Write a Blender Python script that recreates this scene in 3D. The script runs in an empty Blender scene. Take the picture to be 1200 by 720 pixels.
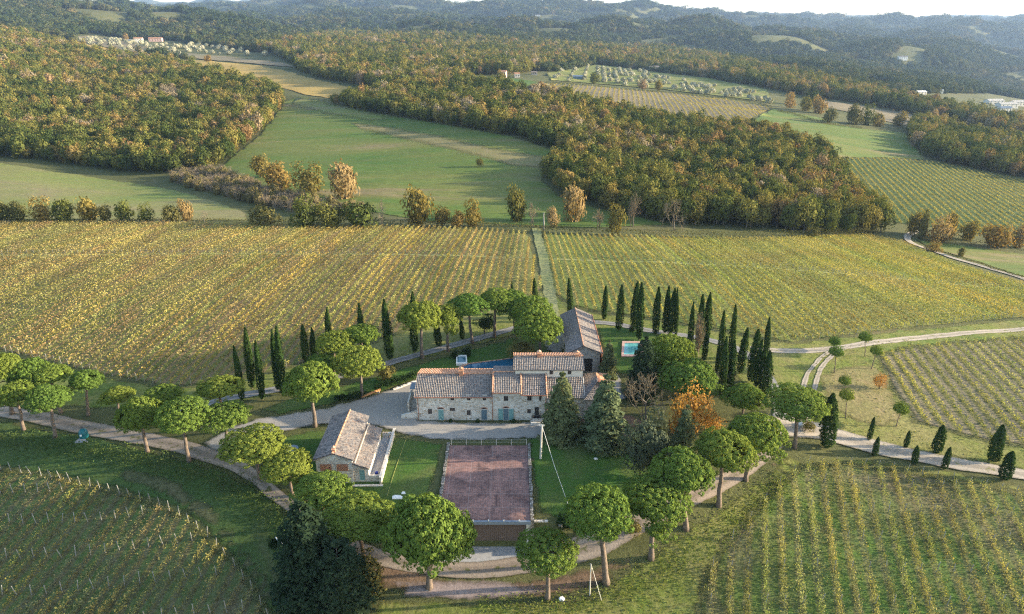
SKY_STR, SUN_STR, EXPO, HAZE = .15, 4.4, 1.88, .48e-4
import bpy, bmesh, math, random
import numpy as np
from mathutils import Vector, Matrix
from mathutils.geometry import delaunay_2d_cdt

random.seed(7)
RNG = np.random.default_rng(7)
C = bpy.context.scene.collection
scene = bpy.context.scene
HCAM, PITCH, FOC = 65.0, math.radians(22.7), 800.0
CP, SP = math.cos(PITCH), math.sin(PITCH)
SUN_AZ, SUN_EL = math.radians(4), math.radians(12.5)   # azimuth counted from +X towards +Y

# ------------------------------------------------------------------ terrain
SN = np.array([-1.0, -.75, -.5625, -.375, -.1875, 0, .1875, .375, .5625, .75, 1.0])
NEAR = [(-400, [-12]*11),
 (45,  [-9, -8.5, -8, -7.5, -7, -6.5, -6, -6, -6.5, -7, -8]),
 (60,  [-8, -7.5, -7, -6.3, -5.8, -5.2, -5, -5, -5.5, -6, -7]),
 (72,  [-7, -6.5, -6, -5, -4.6, -4.5, -4.3, -4.2, -4.8, -5.3, -6]),
 (80,  [-6, -5.5, -4.8, -3, -1.6, -1.0, -1.2, -3, -4.2, -4.8, -5.5]),
 (86,  [-5.2, -4.6, -3.6, -1.2, -.3, -.2, -.3, -2, -3.6, -4.3, -5]),
 (92,  [-4.5, -3.9, -2.5, -.5, -.05, -.05, -.05, -1, -3, -3.8, -4.6]),
 (100, [-3.8, -3, -1.4, -.1, -.02, -.02, -.02, -.4, -2.2, -3.3, -4.3]),
 (110, [-3, -2.2, -.8, -.02, 0, 0, 0, -.2, -1.5, -3, -4]),
 (135, [-2.5, -1.6, -.6, -.05, -.02, -.02, -.05, -.6, -1.8, -3.6, -5]),
 (160, [-2.6, -2, -1.2, -.8, -.6, -.6, -.8, -1.8, -3.5, -6, -8]),
 (190, [-4, -3.4, -2.8, -2.4, -2.2, -2.4, -3, -4.5, -7, -10.5, -13]),
 (220, [-6, -5.6, -5.2, -5, -5, -5.6, -6.6, -8.8, -12, -16, -19]),
 (255, [-8.6, -8.2, -8, -8.2, -8.8, -9.8, -11.5, -14, -18, -22.5, -26])]
YF = [290, 340, 400, 480, 580, 700, 850, 1050, 1300, 1700, 2200, 3000, 4000, 5500, 7500, 12000]
FARPX = [
 [243, 218, 195, 165, 133, 100, 70, 45, 25, 10, -10, -20, -10, 5, 12, 9],
 [245, 222, 200, 172, 142, 112, 84, 60, 42, 28, 6, -6, 0, 10, 15, 9],
 [247, 228, 208, 178, 150, 125, 100, 78, 62, 46, 27, 10, 20, 20, 15, 7],
 [250, 225, 200, 170, 142, 118, 98, 81, 67, 52, 38, 27, 27, 12, 13, 5],
 [250, 222, 195, 165, 138, 115, 97, 82, 69, 56, 50, 25, 29, 4, 9, 6],
 [253, 222, 192, 160, 135, 113, 98, 86, 74, 62, 47, 27, 31, 6, 11, 8],
 [258, 230, 202, 172, 148, 128, 112, 98, 86, 74, 62, 36, 40, 15, 19, 15],
 [265, 238, 208, 180, 156, 138, 122, 106, 91, 78, 70, 45, 48, 25, 26, 21],
 [278, 248, 222, 198, 175, 155, 137, 120, 106, 96, 88, 52, 54, 30, 29, 22],
 [292, 262, 236, 212, 190, 170, 152, 138, 127, 120, 112, 72, 66, 32, 29, 20],
 [300, 272, 248, 222, 200, 180, 162, 147, 135, 126, 116, 76, 68, 34, 30, 21]]
YN = np.array([y for y, _ in NEAR] + YF + [15000], float)
ZT = np.zeros((len(YN), 11))
for i, (_, r) in enumerate(NEAR):
    ZT[i] = r
for j in range(11):
    for i, Y in enumerate(YF):
        ZT[len(NEAR)+i, j] = HCAM - Y*math.tan(PITCH + math.atan((FARPX[j][i]-360)/FOC))
    ZT[-1, j] = ZT[-2, j]

def pchip(x, y, xi):
    h = np.diff(x); d = np.diff(y, axis=0)/h[:, None]
    m = np.zeros_like(y); m[0] = d[0]; m[-1] = d[-1]
    for k in range(1, len(x)-1):
        w1, w2 = 2*h[k]+h[k-1], h[k]+2*h[k-1]
        ok = d[k-1]*d[k] > 0
        with np.errstate(divide='ignore', invalid='ignore'):
            v = (w1+w2)/(w1/d[k-1]+w2/d[k])
        m[k] = np.where(ok, v, 0)
    i = np.clip(np.searchsorted(x, xi)-1, 0, len(x)-2)
    t = ((xi-x[i])/h[i])[:, None]; hh = h[i][:, None]
    return ((1+2*t)*(1-t)**2*y[i] + t*(1-t)**2*hh*m[i] + t*t*(3-2*t)*y[i+1] + t*t*(t-1)*hh*m[i+1])

YB = 110.0                       # below this Y the grid columns run parallel
ys = [-260.0]
while ys[-1] < 14200:
    y = ys[-1]
    ys.append(y + (8 if y < 30 else 0.8 if y < 120 else max(1.2, .0085*y)))
GY = np.array(ys)
GS = np.concatenate([np.linspace(-2.6, -1.05, 40), np.arange(-1.04, 1.0401, .0075), np.linspace(1.05, 2.6, 40)])
def smooth01(a, b, v):
    t = np.clip((v-a)/(b-a), 0, 1); return t*t*(3-2*t)
_z = pchip(YN, ZT, GY)                         # (ny, 11)
_ss = np.clip(GS, -1.0, 1.0)
GZ = pchip(SN, _z.T.copy(), _ss).T.copy()      # (ny, ns)
XX = GS[None, :]*np.maximum(GY, YB)[:, None]; YY = np.broadcast_to(GY[:, None], XX.shape)
_r = np.random.default_rng(3)
def fbm(X, Y, lam, n=7, seed=0):
    r = np.random.default_rng(seed); out = 0
    for k in range(n):
        a = r.uniform(0, 2*math.pi); l = lam*r.uniform(.6, 1.5); p = r.uniform(0, 6.28)
        out = out + np.sin((X*math.cos(a)+Y*math.sin(a))*2*math.pi/l + p)
    return out/math.sqrt(n)
GZ += .12*fbm(XX, YY, 22, seed=1)*smooth01(120, 170, YY)*(1-smooth01(300, 500, YY))
GZ += 1.2*fbm(XX, YY, 110, seed=2)*smooth01(420, 800, YY)
GZ += 5.0*fbm(XX, YY, 330, seed=4)*smooth01(1200, 1900, YY)
GZ += 40.0*np.abs(fbm(XX, YY, 760, seed=5))*smooth01(1800, 2800, YY) - 30*smooth01(1800, 2800, YY)
GZ += 34.0*fbm(XX, YY, 1500, seed=6)*smooth01(2400, 3800, YY)
# the yard in front of the sunken garage is dug out
GX0, GX1, GYF, GYB, GDZ = -10.3, 2.6, 77.2, 96.0, -4.45
_cut = smooth01(GX0-3.0, GX0-.6, XX)*(1-smooth01(GX1+.6, GX1+3.6, XX))*smooth01(64, 68, YY)*(1-smooth01(GYF-.2, GYF+1.0, YY))
GZ = GZ*(1-_cut) + np.minimum(GZ, GDZ)*_cut
_und = smooth01(GX0+.2, GX0+.8, XX)*(1-smooth01(GX1-.8, GX1-.2, XX))*smooth01(GYF+.2, GYF+1., YY)*(1-smooth01(GYB-1.2, GYB-.6, YY))
GZ -= 1.2*_und

def cellpos(X, Y):
    Y = np.asarray(Y, float); X = np.asarray(X, float)
    s = X/np.maximum(Y, YB)
    i = np.clip(np.searchsorted(GY, Y)-1, 0, len(GY)-2); j = np.clip(np.searchsorted(GS, s)-1, 0, len(GS)-2)
    v = np.clip((Y-GY[i])/(GY[i+1]-GY[i]), 0, 1); u = np.clip((s-GS[j])/(GS[j+1]-GS[j]), 0, 1)
    return i, j, u, v
def gz(X, Y):
    """ground height"""
    i, j, u, v = cellpos(X, Y)
    return GZ[i, j]*(1-u)*(1-v) + GZ[i, j+1]*u*(1-v) + GZ[i+1, j]*(1-u)*v + GZ[i+1, j+1]*u*v
def g1(x, y): return float(gz(np.array([x]), np.array([y]))[0])

def pdir(px, py):
    c = (px-600)/FOC; d = (360-py)/FOC
    return np.array([c, CP + d*SP, -SP + d*CP])
_T = np.concatenate([np.linspace(30, 420, 500), np.geomspace(421, 14000, 1000)])
def at(px, py, off=0.0):
    """the point of the ground seen at a pixel of the 1200 x 720 photograph"""
    d = pdir(px, py); d = d/d[1]
    z = HCAM + d[2]*_T; g = gz(d[0]*_T, _T)+off
    k = np.argmax(z < g)
    if z[k] >= g[k]:
        k = len(_T)-1
    lo, hi = _T[max(k-1, 0)], _T[k]
    for _ in range(18):
        m = (lo+hi)/2
        if HCAM + d[2]*m < g1(d[0]*m, m)+off: hi = m
        else: lo = m
    return Vector((d[0]*hi, hi, HCAM + d[2]*hi))
def on_plane_y(px, py, Y):
    d = pdir(px, py); return Vector((d[0]/d[1]*Y, Y, HCAM + d[2]/d[1]*Y))
def on_z(px, py, z):
    d = pdir(px, py); t = (z-HCAM)/d[2]; return Vector((d[0]*t, d[1]*t, z))
def project(X, Y, Z):
    dz = Z-HCAM; dep = Y*CP - dz*SP; up = Y*SP + dz*CP
    return 600+FOC*X/dep, 360-FOC*up/dep, dep
def px_per_m(p):
    return FOC/(p[1]*CP-(p[2]-HCAM)*SP)
def inside(poly, X, Y):
    P = np.asarray(poly, float); r = np.zeros(np.shape(X), bool); n = len(P)
    for k in range(n):
        x1, y1 = P[k]; x2, y2 = P[(k+1) % n]
        c = ((y1 > Y) != (y2 > Y))
        with np.errstate(divide='ignore', invalid='ignore'):
            r ^= c & (X < (x2-x1)*(Y-y1)/(y2-y1+1e-12)+x1)
    return r

# ------------------------------------------------------------------ object helpers
def props(o, label=None, cat=None, group=None, kind=None):
    if label: o['label'] = label
    if cat: o['category'] = cat
    if group: o['group'] = group
    if kind: o['kind'] = kind
    return o
def link(name, me, mat=None, parent=None, loc=None):
    o = bpy.data.objects.new(name, me); C.objects.link(o)
    if mat and me is not None and not me.materials: me.materials.append(mat)
    if parent is not None: o.parent = parent
    if loc is not None: o.location = loc
    return o
def empty(name, loc, label, cat, group=None, rz=0):
    o = bpy.data.objects.new(name, None); C.objects.link(o)
    o.location = loc; o.rotation_euler = (0, 0, rz); o.empty_display_size = .5
    return props(o, label, cat, group)
def np_mesh(name, V, F, col=None, smooth=False):
    """V (n,3); F (m,k) index array, all faces the same size; col (n,3) or (m,3) face tint"""
    V = np.asarray(V, np.float32); F = np.asarray(F, np.int32); m, k = F.shape
    me = bpy.data.meshes.new(name)
    me.vertices.add(len(V)); me.vertices.foreach_set('co', V.ravel())
    me.loops.add(m*k); me.loops.foreach_set('vertex_index', F.ravel())
    me.polygons.add(m); me.polygons.foreach_set('loop_start', np.arange(0, m*k, k, dtype=np.int32))
    if smooth: me.polygons.foreach_set('use_smooth', np.ones(m, bool))
    me.update(calc_edges=True)
    if col is not None:
        col = np.asarray(col, np.float32)
        a = me.attributes.new('tint', 'FLOAT_COLOR', 'FACE' if len(col) == m else 'POINT')
        a.data.foreach_set('color', np.concatenate([col, np.ones((len(col), 1), np.float32)], 1).ravel())
    return me
class MB:
    """collects boxes, prisms, tubes and loose faces into one mesh"""
    def __init__(s): s.v, s.f = [], []
    def add(s, vs, fs):
        n = len(s.v); s.v += [tuple(v) for v in vs]; s.f += [tuple(i+n for i in f) for f in fs]; return s
    def box(s, x0, x1, y0, y1, z0, z1, M=None):
        vs = [Vector((x, y, z)) for z in (z0, z1) for y in (y0, y1) for x in (x0, x1)]
        if M is not None: vs = [M @ v for v in vs]
        return s.add(vs, [(0, 2, 3, 1), (4, 5, 7, 6), (0, 1, 5, 4), (2, 6, 7, 3), (0, 4, 6, 2), (1, 3, 7, 5)])
    def prism(s, poly, z0, z1):
        n = len(poly)
        return s.add([(x, y, z0) for x, y in poly]+[(x, y, z1) for x, y in poly],
              [tuple(range(n))[::-1], tuple(range(n, 2*n))] + [(i, (i+1) % n, n+(i+1) % n, n+i) for i in range(n)])
    def tube(s, pts, rad, n=7):
        pts = [Vector(p) for p in pts]
        if not hasattr(rad, '__len__'): rad = [rad]*len(pts)
        vs, fs = [], []
        for i, p in enumerate(pts):
            t = (pts[min(i+1, len(pts)-1)]-pts[max(i-1, 0)]).normalized()
            a = t.cross(Vector((0, 0, 1)) if abs(t.z) < .9 else Vector((1, 0, 0))).normalized(); b = t.cross(a)
            vs += [p + rad[i]*(math.cos(2*math.pi*k/n)*a + math.sin(2*math.pi*k/n)*b) for k in range(n)]
        for i in range(len(pts)-1):
            fs += [(i*n+k, i*n+(k+1) % n, (i+1)*n+(k+1) % n, (i+1)*n+k) for k in range(n)]
        fs += [tuple(range(n))[::-1], tuple((len(pts)-1)*n+k for k in range(n))]
        return s.add(vs, fs)
    def mesh(s, name, smooth=False):
        me = bpy.data.meshes.new(name); me.from_pydata(s.v, [], s.f); me.update()
        bm = bmesh.new(); bm.from_mesh(me); bmesh.ops.recalc_face_normals(bm, faces=bm.faces); bm.to_mesh(me); bm.free()
        if smooth:
            for p in me.polygons: p.use_smooth = True
        return me
    def build(s, name, mat, parent=None, smooth=False, loc=None):
        return link(name, s.mesh(name, smooth), mat, parent, loc)
def copy_tree(o, parent=None):
    c = o.copy(); C.objects.link(c)
    if parent is not None: c.parent = parent
    for ch in o.children: copy_tree(ch, c)
    return c
ORD = lambda n: str(n) + ('th' if 10 <= n % 100 <= 20 else {1: 'st', 2: 'nd', 3: 'rd'}.get(n % 10, 'th'))
# ------------------------------------------------------------------ materials
def nt_new(name):
    m = bpy.data.materials.new(name); m.use_nodes = True; nt = m.node_tree; nt.nodes.clear(); return m, nt
def N(nt, t, **kw):
    n = nt.nodes.new(t)
    for k, v in kw.items():
        if k.startswith('i_'): n.inputs[k[2:].replace('_', ' ')].default_value = v
        else: setattr(n, k, v)
    return n
def L(nt, a, b): nt.links.new(a, b)
def c4(c): return (c[0], c[1], c[2], 1)
def ramp(nt, fac, stops, interp='LINEAR'):
    r = N(nt, 'ShaderNodeValToRGB'); r.color_ramp.interpolation = interp
    e = r.color_ramp.elements
    while len(e) < len(stops): e.new(.5)
    for k, (p, c) in enumerate(stops): e[k].position = p; e[k].color = c4(c)
    L(nt, fac, r.inputs[0]); return r.outputs[0]
def noise(nt, scale, detail=4, rough=.6, vec=None, dist=0):
    n = N(nt, 'ShaderNodeTexNoise'); n.inputs['Scale'].default_value = scale; n.inputs['Detail'].default_value = detail
    n.inputs['Roughness'].default_value = rough; n.inputs['Distortion'].default_value = dist
    if vec is not None: L(nt, vec, n.inputs['Vector'])
    return n.outputs[0]
def pos(nt): return N(nt, 'ShaderNodeNewGeometry').outputs['Position']
def scalev(nt, vec, s):
    m = N(nt, 'ShaderNodeMapping'); m.inputs['Scale'].default_value = s; L(nt, vec, m.inputs['Vector']); return m.outputs[0]
def mixc(nt, fac, a, b, mode='MIX'):
    m = N(nt, 'ShaderNodeMix', data_type='RGBA', blend_type=mode)
    for v, s in ((fac, 0), (a, 6), (b, 7)):
        if isinstance(v, (int, float)): m.inputs[s].default_value = v
        elif isinstance(v, tuple): m.inputs[s].default_value = c4(v)
        else: L(nt, v, m.inputs[s])
    return m.outputs[2]
def principled(nt, col, rough=.9, bump=None, bstr=.3, bdist=.05, spec=.25, metal=0):
    p = N(nt, 'ShaderNodeBsdfPrincipled'); o = N(nt, 'ShaderNodeOutputMaterial')
    if isinstance(col, tuple): p.inputs['Base Color'].default_value = c4(col)
    else: L(nt, col, p.inputs['Base Color'])
    p.inputs['Roughness'].default_value = rough; p.inputs['Specular IOR Level'].default_value = spec; p.inputs['Metallic'].default_value = metal
    if bump is not None:
        b = N(nt, 'ShaderNodeBump'); b.inputs['Strength'].default_value = bstr; b.inputs['Distance'].default_value = bdist
        L(nt, bump, b.inputs['Height']); L(nt, b.outputs[0], p.inputs['Normal'])
    L(nt, p.outputs[0], o.inputs[0]); return p
def ragged(nt, shader, edge, k=1.0):
    """lets the layer below show through along a frayed border"""
    a = N(nt, 'ShaderNodeMath', operation='MULTIPLY_ADD'); L(nt, edge, a.inputs[0]); a.inputs[1].default_value = 1.7*k
    n1 = noise(nt, .55, 6, .75, pos(nt), .4); L(nt, n1, a.inputs[2])
    b = N(nt, 'ShaderNodeMath', operation='MULTIPLY_ADD', use_clamp=True); L(nt, a.outputs[0], b.inputs[0]); b.inputs[1].default_value = 1.9; b.inputs[2].default_value = -1.55
    t = N(nt, 'ShaderNodeBsdfTransparent'); m = N(nt, 'ShaderNodeMixShader'); o = [n for n in nt.nodes if n.type == 'OUTPUT_MATERIAL'][0]
    L(nt, b.outputs[0], m.inputs[0]); L(nt, t.outputs[0], m.inputs[1]); L(nt, shader.outputs[0], m.inputs[2]); L(nt, m.outputs[0], o.inputs[0])
def ground_mat(name, stops_big, mids, fine_amt=.45, sc=(.02, .22, 2.2), bstr=.5, bdist=.25, anis=None, rough=.95, rows=None):
    """three octaves: patches of colour, mottling, grain"""
    m, nt = nt_new(name); p = pos(nt)
    if anis: p = scalev(nt, p, anis)
    big = ramp(nt, noise(nt, sc[0], 5, .62, p, .6), stops_big)
    mid = noise(nt, sc[1], 6, .7, p, .3); fine = noise(nt, sc[2], 5, .75, p)
    col = mixc(nt, ramp(nt, mid, [(.38, (0, 0, 0)), (.68, (.75,)*3)]), big, mids)
    if rows:                       # bare strip under every vine row, grass in the alleys
        az, sp, strip, amt = rows
        d = N(nt, 'ShaderNodeVectorMath', operation='DOT_PRODUCT'); L(nt, pos(nt), d.inputs[0]); d.inputs[1].default_value = (math.cos(az)/sp, -math.sin(az)/sp, 0)
        w = N(nt, 'ShaderNodeMath', operation='MULTIPLY_ADD'); L(nt, noise(nt, .8, 4, .7, pos(nt)), w.inputs[0]); w.inputs[1].default_value = .3; L(nt, d.outputs['Value'], w.inputs[2])
        pp = N(nt, 'ShaderNodeMath', operation='PINGPONG'); o_ = N(nt, 'ShaderNodeMath', operation='ADD'); L(nt, w.outputs[0], o_.inputs[0]); o_.inputs[1].default_value = -.15; L(nt, o_.outputs[0], pp.inputs[0]); pp.inputs[1].default_value = .5
        f = ramp(nt, pp.outputs[0], [(.0, (amt,)*3), (.16, (amt,)*3), (.3, (0, 0, 0))])
        col = mixc(nt, f, col, strip)
    g = ramp(nt, fine, [(.25, (1-fine_amt,)*3), (.75, (1+fine_amt,)*3)])
    col = mixc(nt, 1.0, col, g, 'MULTIPLY')
    sh = principled(nt, col, rough, fine, bstr, bdist, .1)
    if name != 'scrub_grass':
        ragged(nt, sh, N(nt, 'ShaderNodeAttribute', attribute_name='edge').outputs['Fac'])
    return m
def road_mat(name, stops_big, mids, grass, centre=.5):
    """gravel with two paler wheel ruts, a weedy middle and frayed edges; the across-position comes from the ribbon"""
    m, nt = nt_new(name); p = pos(nt)
    big = ramp(nt, noise(nt, .07, 5, .62, p, .6), stops_big)
    mid = noise(nt, .55, 6, .7, p, .3); fine = noise(nt, 3.2, 5, .75, p)
    col = mixc(nt, ramp(nt, mid, [(.38, (0, 0, 0)), (.68, (.8,)*3)]), big, mids)
    s = N(nt, 'ShaderNodeSeparateColor'); L(nt, N(nt, 'ShaderNodeAttribute', attribute_name='tint').outputs['Color'], s.inputs[0]); u = s.outputs[0]
    col = mixc(nt, 1.0, col, ramp(nt, u, [(.0, (.82,)*3), (.25, (.86,)*3), (.45, (1.14,)*3), (.62, (1.14,)*3), (.85, (.85,)*3), (1, (.7,)*3)]), 'MULTIPLY')
    w = N(nt, 'ShaderNodeMath', operation='MULTIPLY_ADD'); L(nt, noise(nt, .9, 5, .7, p), w.inputs[0]); w.inputs[1].default_value = 1.5
    L(nt, ramp(nt, u, [(0, (centre-.5,)*3), (.22, (0, 0, 0)), (.8, (0, 0, 0)), (1, (.45,)*3)]), w.inputs[2])
    g = ramp(nt, w.outputs[0], [(.86, (0, 0, 0)), (1.0, (.9,)*3)])
    col = mixc(nt, g, col, grass)
    col = mixc(nt, 1.0, col, ramp(nt, fine, [(.25, (.72,)*3), (.75, (1.28,)*3)]), 'MULTIPLY')
    sh = principled(nt, col, .95, fine, .3, .1, .1)
    ragged(nt, sh, N(nt, 'ShaderNodeAttribute', attribute_name='edge').outputs['Fac'])
    return m
def flat_mat(name, col, rough=.8, var=.25, scale=3.0, bstr=.2, spec=.25, metal=0):
    m, nt = nt_new(name); n = noise(nt, scale, 5, .65, pos(nt))
    g = ramp(nt, n, [(.3, (1-var,)*3), (.7, (1+var,)*3)])
    principled(nt, mixc(nt, 1.0, col, g, 'MULTIPLY'), rough, n, bstr, .03, spec, metal); return m
def leaf_mat(name, stops, trans=.3, loc_scale=.02, use_tint=False, fine=.35, fscale=1.2, obj_rand=True, rough=.75):
    """foliage: colour picked per tree (object random + place), mottled inside the crown, lets some light through"""
    m, nt = nt_new(name); oi = N(nt, 'ShaderNodeObjectInfo')
    if use_tint:
        base = N(nt, 'ShaderNodeAttribute', attribute_name='tint').outputs['Color']
    else:
        if obj_rand:
            n = noise(nt, loc_scale, 3, .6, oi.outputs['Location'])
            a = N(nt, 'ShaderNodeMath', operation='MULTIPLY_ADD'); L(nt, n, a.inputs[0]); a.inputs[1].default_value = 1.9; a.inputs[2].default_value = -.82
            b = N(nt, 'ShaderNodeMath', operation='MULTIPLY_ADD'); L(nt, oi.outputs['Random'], b.inputs[0]); b.inputs[1].default_value = .75; L(nt, a.outputs[0], b.inputs[2])
            f = b.outputs[0]
        else: f = noise(nt, loc_scale, 4, .65, pos(nt))
        base = ramp(nt, f, stops)
    fn = noise(nt, fscale, 4, .7, pos(nt))
    col = mixc(nt, 1.0, base, ramp(nt, fn, [(.3, (1-fine,)*3), (.7, (1+fine,)*3)]), 'MULTIPLY')
    d = N(nt, 'ShaderNodeBsdfDiffuse'); t = N(nt, 'ShaderNodeBsdfTranslucent'); mx = N(nt, 'ShaderNodeMixShader'); o = N(nt, 'ShaderNodeOutputMaterial')
    L(nt, col, d.inputs[0]); L(nt, mixc(nt, 1.0, col, (1.15, 1.1, .55), 'MULTIPLY'), t.inputs[0]); mx.inputs[0].default_value = trans
    L(nt, d.outputs[0], mx.inputs[1]); L(nt, t.outputs[0], mx.inputs[2]); L(nt, mx.outputs[0], o.inputs[0])
    return m
M = {}
M['terrain'] = ground_mat('scrub_grass', [(.3, (.075, .085, .03)), (.55, (.11, .11, .042)), (.75, (.16, .13, .065))], (.06, .065, .026))
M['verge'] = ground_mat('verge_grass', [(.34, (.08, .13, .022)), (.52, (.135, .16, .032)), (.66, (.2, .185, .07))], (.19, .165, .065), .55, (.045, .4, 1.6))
M['track'] = ground_mat('worn_track_grass', [(.34, (.17, .2, .07)), (.6, (.24, .24, .11))], (.2, .2, .09), .4, (.05, .4, 1.6))
M['lawn'] = ground_mat('lawn_grass', [(.35, (.04, .1, .018)), (.52, (.06, .12, .022)), (.66, (.12, .13, .045))], (.08, .105, .03), .35, (.06, .35, 2.0))
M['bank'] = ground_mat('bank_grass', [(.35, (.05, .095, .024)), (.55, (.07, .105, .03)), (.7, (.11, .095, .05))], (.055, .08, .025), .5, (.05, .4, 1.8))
M['meadow'] = ground_mat('meadow_grass', [(.34, (.06, .12, .022)), (.47, (.09, .14, .028)), (.57, (.14, .155, .04)), (.66, (.21, .16, .085)), (.74, (.12, .13, .04))], (.12, .125, .035), .35, (.012, .06, .5), .5, .4, (.5, 1.7, 1))
M['pasture'] = ground_mat('pasture_grass', [(.34, (.11, .16, .035)), (.5, (.16, .18, .05)), (.64, (.2, .165, .09))], (.17, .16, .06), .35, (.012, .07, .6), .5, .4, (.6, 1.6, 1))
M['gold'] = ground_mat('golden_field', [(.36, (.3, .2, .06)), (.6, (.36, .25, .075)), (.75, (.22, .2, .06))], (.3, .22, .07), .3, (.01, .06, .6))
M['fallow'] = ground_mat('fallow_field', [(.36, (.15, .13, .075)), (.6, (.2, .16, .1)), (.75, (.12, .14, .055))], (.17, .14, .085), .3, (.01, .05, .5))
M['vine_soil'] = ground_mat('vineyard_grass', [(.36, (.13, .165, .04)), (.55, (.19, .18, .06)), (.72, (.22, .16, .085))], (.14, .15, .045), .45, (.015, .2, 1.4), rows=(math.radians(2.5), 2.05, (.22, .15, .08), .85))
M['vine_soil2'] = ground_mat('vineyard_alleys', [(.36, (.13, .185, .04)), (.55, (.18, .195, .055)), (.72, (.22, .18, .08))], (.15, .17, .045), .45, (.015, .2, 1.4), rows=(0.0, 2.05, (.17, .15, .06), .6))
M['vine_slope'] = ground_mat('vineyard_slope', [(.36, (.045, .085, .022)), (.55, (.06, .095, .026)), (.72, (.1, .1, .035))], (.07, .08, .025), .4, (.02, .2, 1.2))  # dark green ground, with the valley's shade put into the colour
M['vine_stripe'] = ground_mat('far_vineyard', [(.36, (.15, .13, .075)), (.55, (.2, .16, .1)), (.72, (.12, .12, .05))], (.17, .14, .085), .4, (.02, .2, 1.2))
M['vine_green'] = ground_mat('vineyard_green', [(.36, (.07, .135, .025)), (.52, (.1, .14, .032)), (.66, (.16, .13, .075))], (.12, .11, .05), .5, (.05, .3, 1.6), rows=(math.radians(17.5), 2.25, (.15, .125, .07), .5))
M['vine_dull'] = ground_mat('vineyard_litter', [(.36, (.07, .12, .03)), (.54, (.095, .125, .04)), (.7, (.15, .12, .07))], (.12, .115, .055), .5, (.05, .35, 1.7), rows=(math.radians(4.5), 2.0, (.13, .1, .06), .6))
M['vine_bare'] = ground_mat('vineyard_bare', [(.36, (.17, .15, .09)), (.55, (.22, .175, .115)), (.72, (.14, .14, .06))], (.2, .165, .1), .4, (.03, .25, 1.5), rows=(math.radians(10.5), 2.5, (.1, .105, .035), .8))
M['gravel'] = ground_mat('pale_gravel', [(.3, (.28, .255, .225)), (.6, (.34, .31, .275)), (.8, (.24, .21, .16))], (.3, .27, .23), .28, (.06, .5, 3.5), .3, .08)
M['dirt'] = road_mat('dirt_road', [(.3, (.23, .18, .14)), (.6, (.3, .24, .19)), (.8, (.18, .14, .1))], (.27, .22, .17), (.1, .1, .035), 0.62)
M['litter'] = ground_mat('needle_litter', [(.3, (.16, .095, .06)), (.55, (.2, .13, .085)), (.8, (.11, .085, .04))], (.14, .1, .06), .5, (.06, .5, 2.6), .5, .15)
M['roadpale'] = road_mat('white_road', [(.3, (.3, .26, .21)), (.6, (.36, .31, .25)), (.8, (.25, .22, .15))], (.32, .27, .21), (.15, .15, .05), 0.56)
M['asphalt'] = road_mat('grey_drive', [(.3, (.19, .18, .175)), (.6, (.24, .23, .22)), (.8, (.16, .15, .12))], (.21, .2, .18), (.1, .11, .04), 0.5)
M['forest_floor'] = ground_mat('forest_floor', [(.3, (.05, .045, .02)), (.6, (.08, .065, .03)), (.8, (.11, .085, .04))], (.06, .05, .02))

PINE = [(.0, (.09, .155, .034)), (.5, (.13, .18, .036)), (1., (.17, .2, .038))]
M['pine'] = leaf_mat('pine_needles', PINE, .22, .03, fine=.3, fscale=1.0)
M['cypress'] = leaf_mat('cypress_leaves', [(0, (.022, .045, .014)), (1, (.04, .065, .018))], .12, .05, fine=.35, fscale=.9)
M['cedar'] = leaf_mat('cedar_needles', [(0, (.085, .115, .06)), (.5, (.11, .135, .065)), (1, (.15, .155, .06))], .15, .2, fine=.4, fscale=.8)
M['darkcon'] = leaf_mat('dark_conifer_needles', [(0, (.02, .036, .02)), (1, (.036, .055, .028))], .1, .2, fine=.4)
M['holm'] = leaf_mat('holm_oak_leaves', [(0, (.045, .062, .038)), (1, (.075, .09, .055))], .15, .2, fine=.4)
M['orange'] = leaf_mat('orange_leaves', [(0, (.33, .17, .05)), (1, (.42, .27, .075))], .35, .2, fine=.4)
M['twigs'] = leaf_mat('bare_twigs', [(0, (.24, .195, .14)), (1, (.33, .27, .2))], .1, .2, fine=.3)
WOODH = [(0, (.036, .056, .024)), (.45, (.055, .075, .03)), (.75, (.085, .095, .036)), (1, (.14, .12, .055))]  # dark evergreen tones, deepened to hold the shade of the far slopes
WOOD = [(0, (.045, .066, .02)), (.22, (.075, .095, .026)), (.45, (.12, .13, .035)), (.63, (.17, .155, .042)), (.78, (.22, .17, .052)), (.9, (.23, .145, .065)), (1, (.26, .215, .15))]
M['wood'] = leaf_mat('autumn_leaves', WOOD, .22, .012, fine=.35, fscale=.5)
M['woodh'] = leaf_mat('hill_leaves', WOODH, .15, .004, fine=.35, fscale=.15)
M['drygrass'] = ground_mat('dry_grass', [(.34, (.17, .155, .06)), (.55, (.22, .175, .085)), (.7, (.14, .15, .045))], (.16, .155, .055), .5, (.05, .4, 1.6))
M['gold_leaf'] = leaf_mat('gold_leaves', [(0, (.12, .115, .035)), (.4, (.18, .145, .045)), (.7, (.24, .16, .055)), (1, (.28, .21, .11))], .3, .03, fine=.35, fscale=.6)
M['hedge'] = leaf_mat('hedge_leaves', [(0, (.018, .036, .014)), (1, (.03, .05, .018))], .1, .2, fine=.4)
M['shrub'] = leaf_mat('shrub_leaves', [(0, (.1, .1, .035)), (.5, (.18, .15, .05)), (1, (.12, .13, .05))], .25, .2, fine=.4)
M['olive'] = leaf_mat('olive_leaves', [(0, (.26, .27, .19)), (1, (.4, .38, .28))], .2, .1, fine=.3, fscale=.8)
M['vine'] = leaf_mat('vine_leaves', WOOD, .35, use_tint=True, fine=.3, fscale=.9)
M['bark'] = flat_mat('pine_bark', (.15, .115, .09), .9, .4, 2.5, .5)
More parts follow.
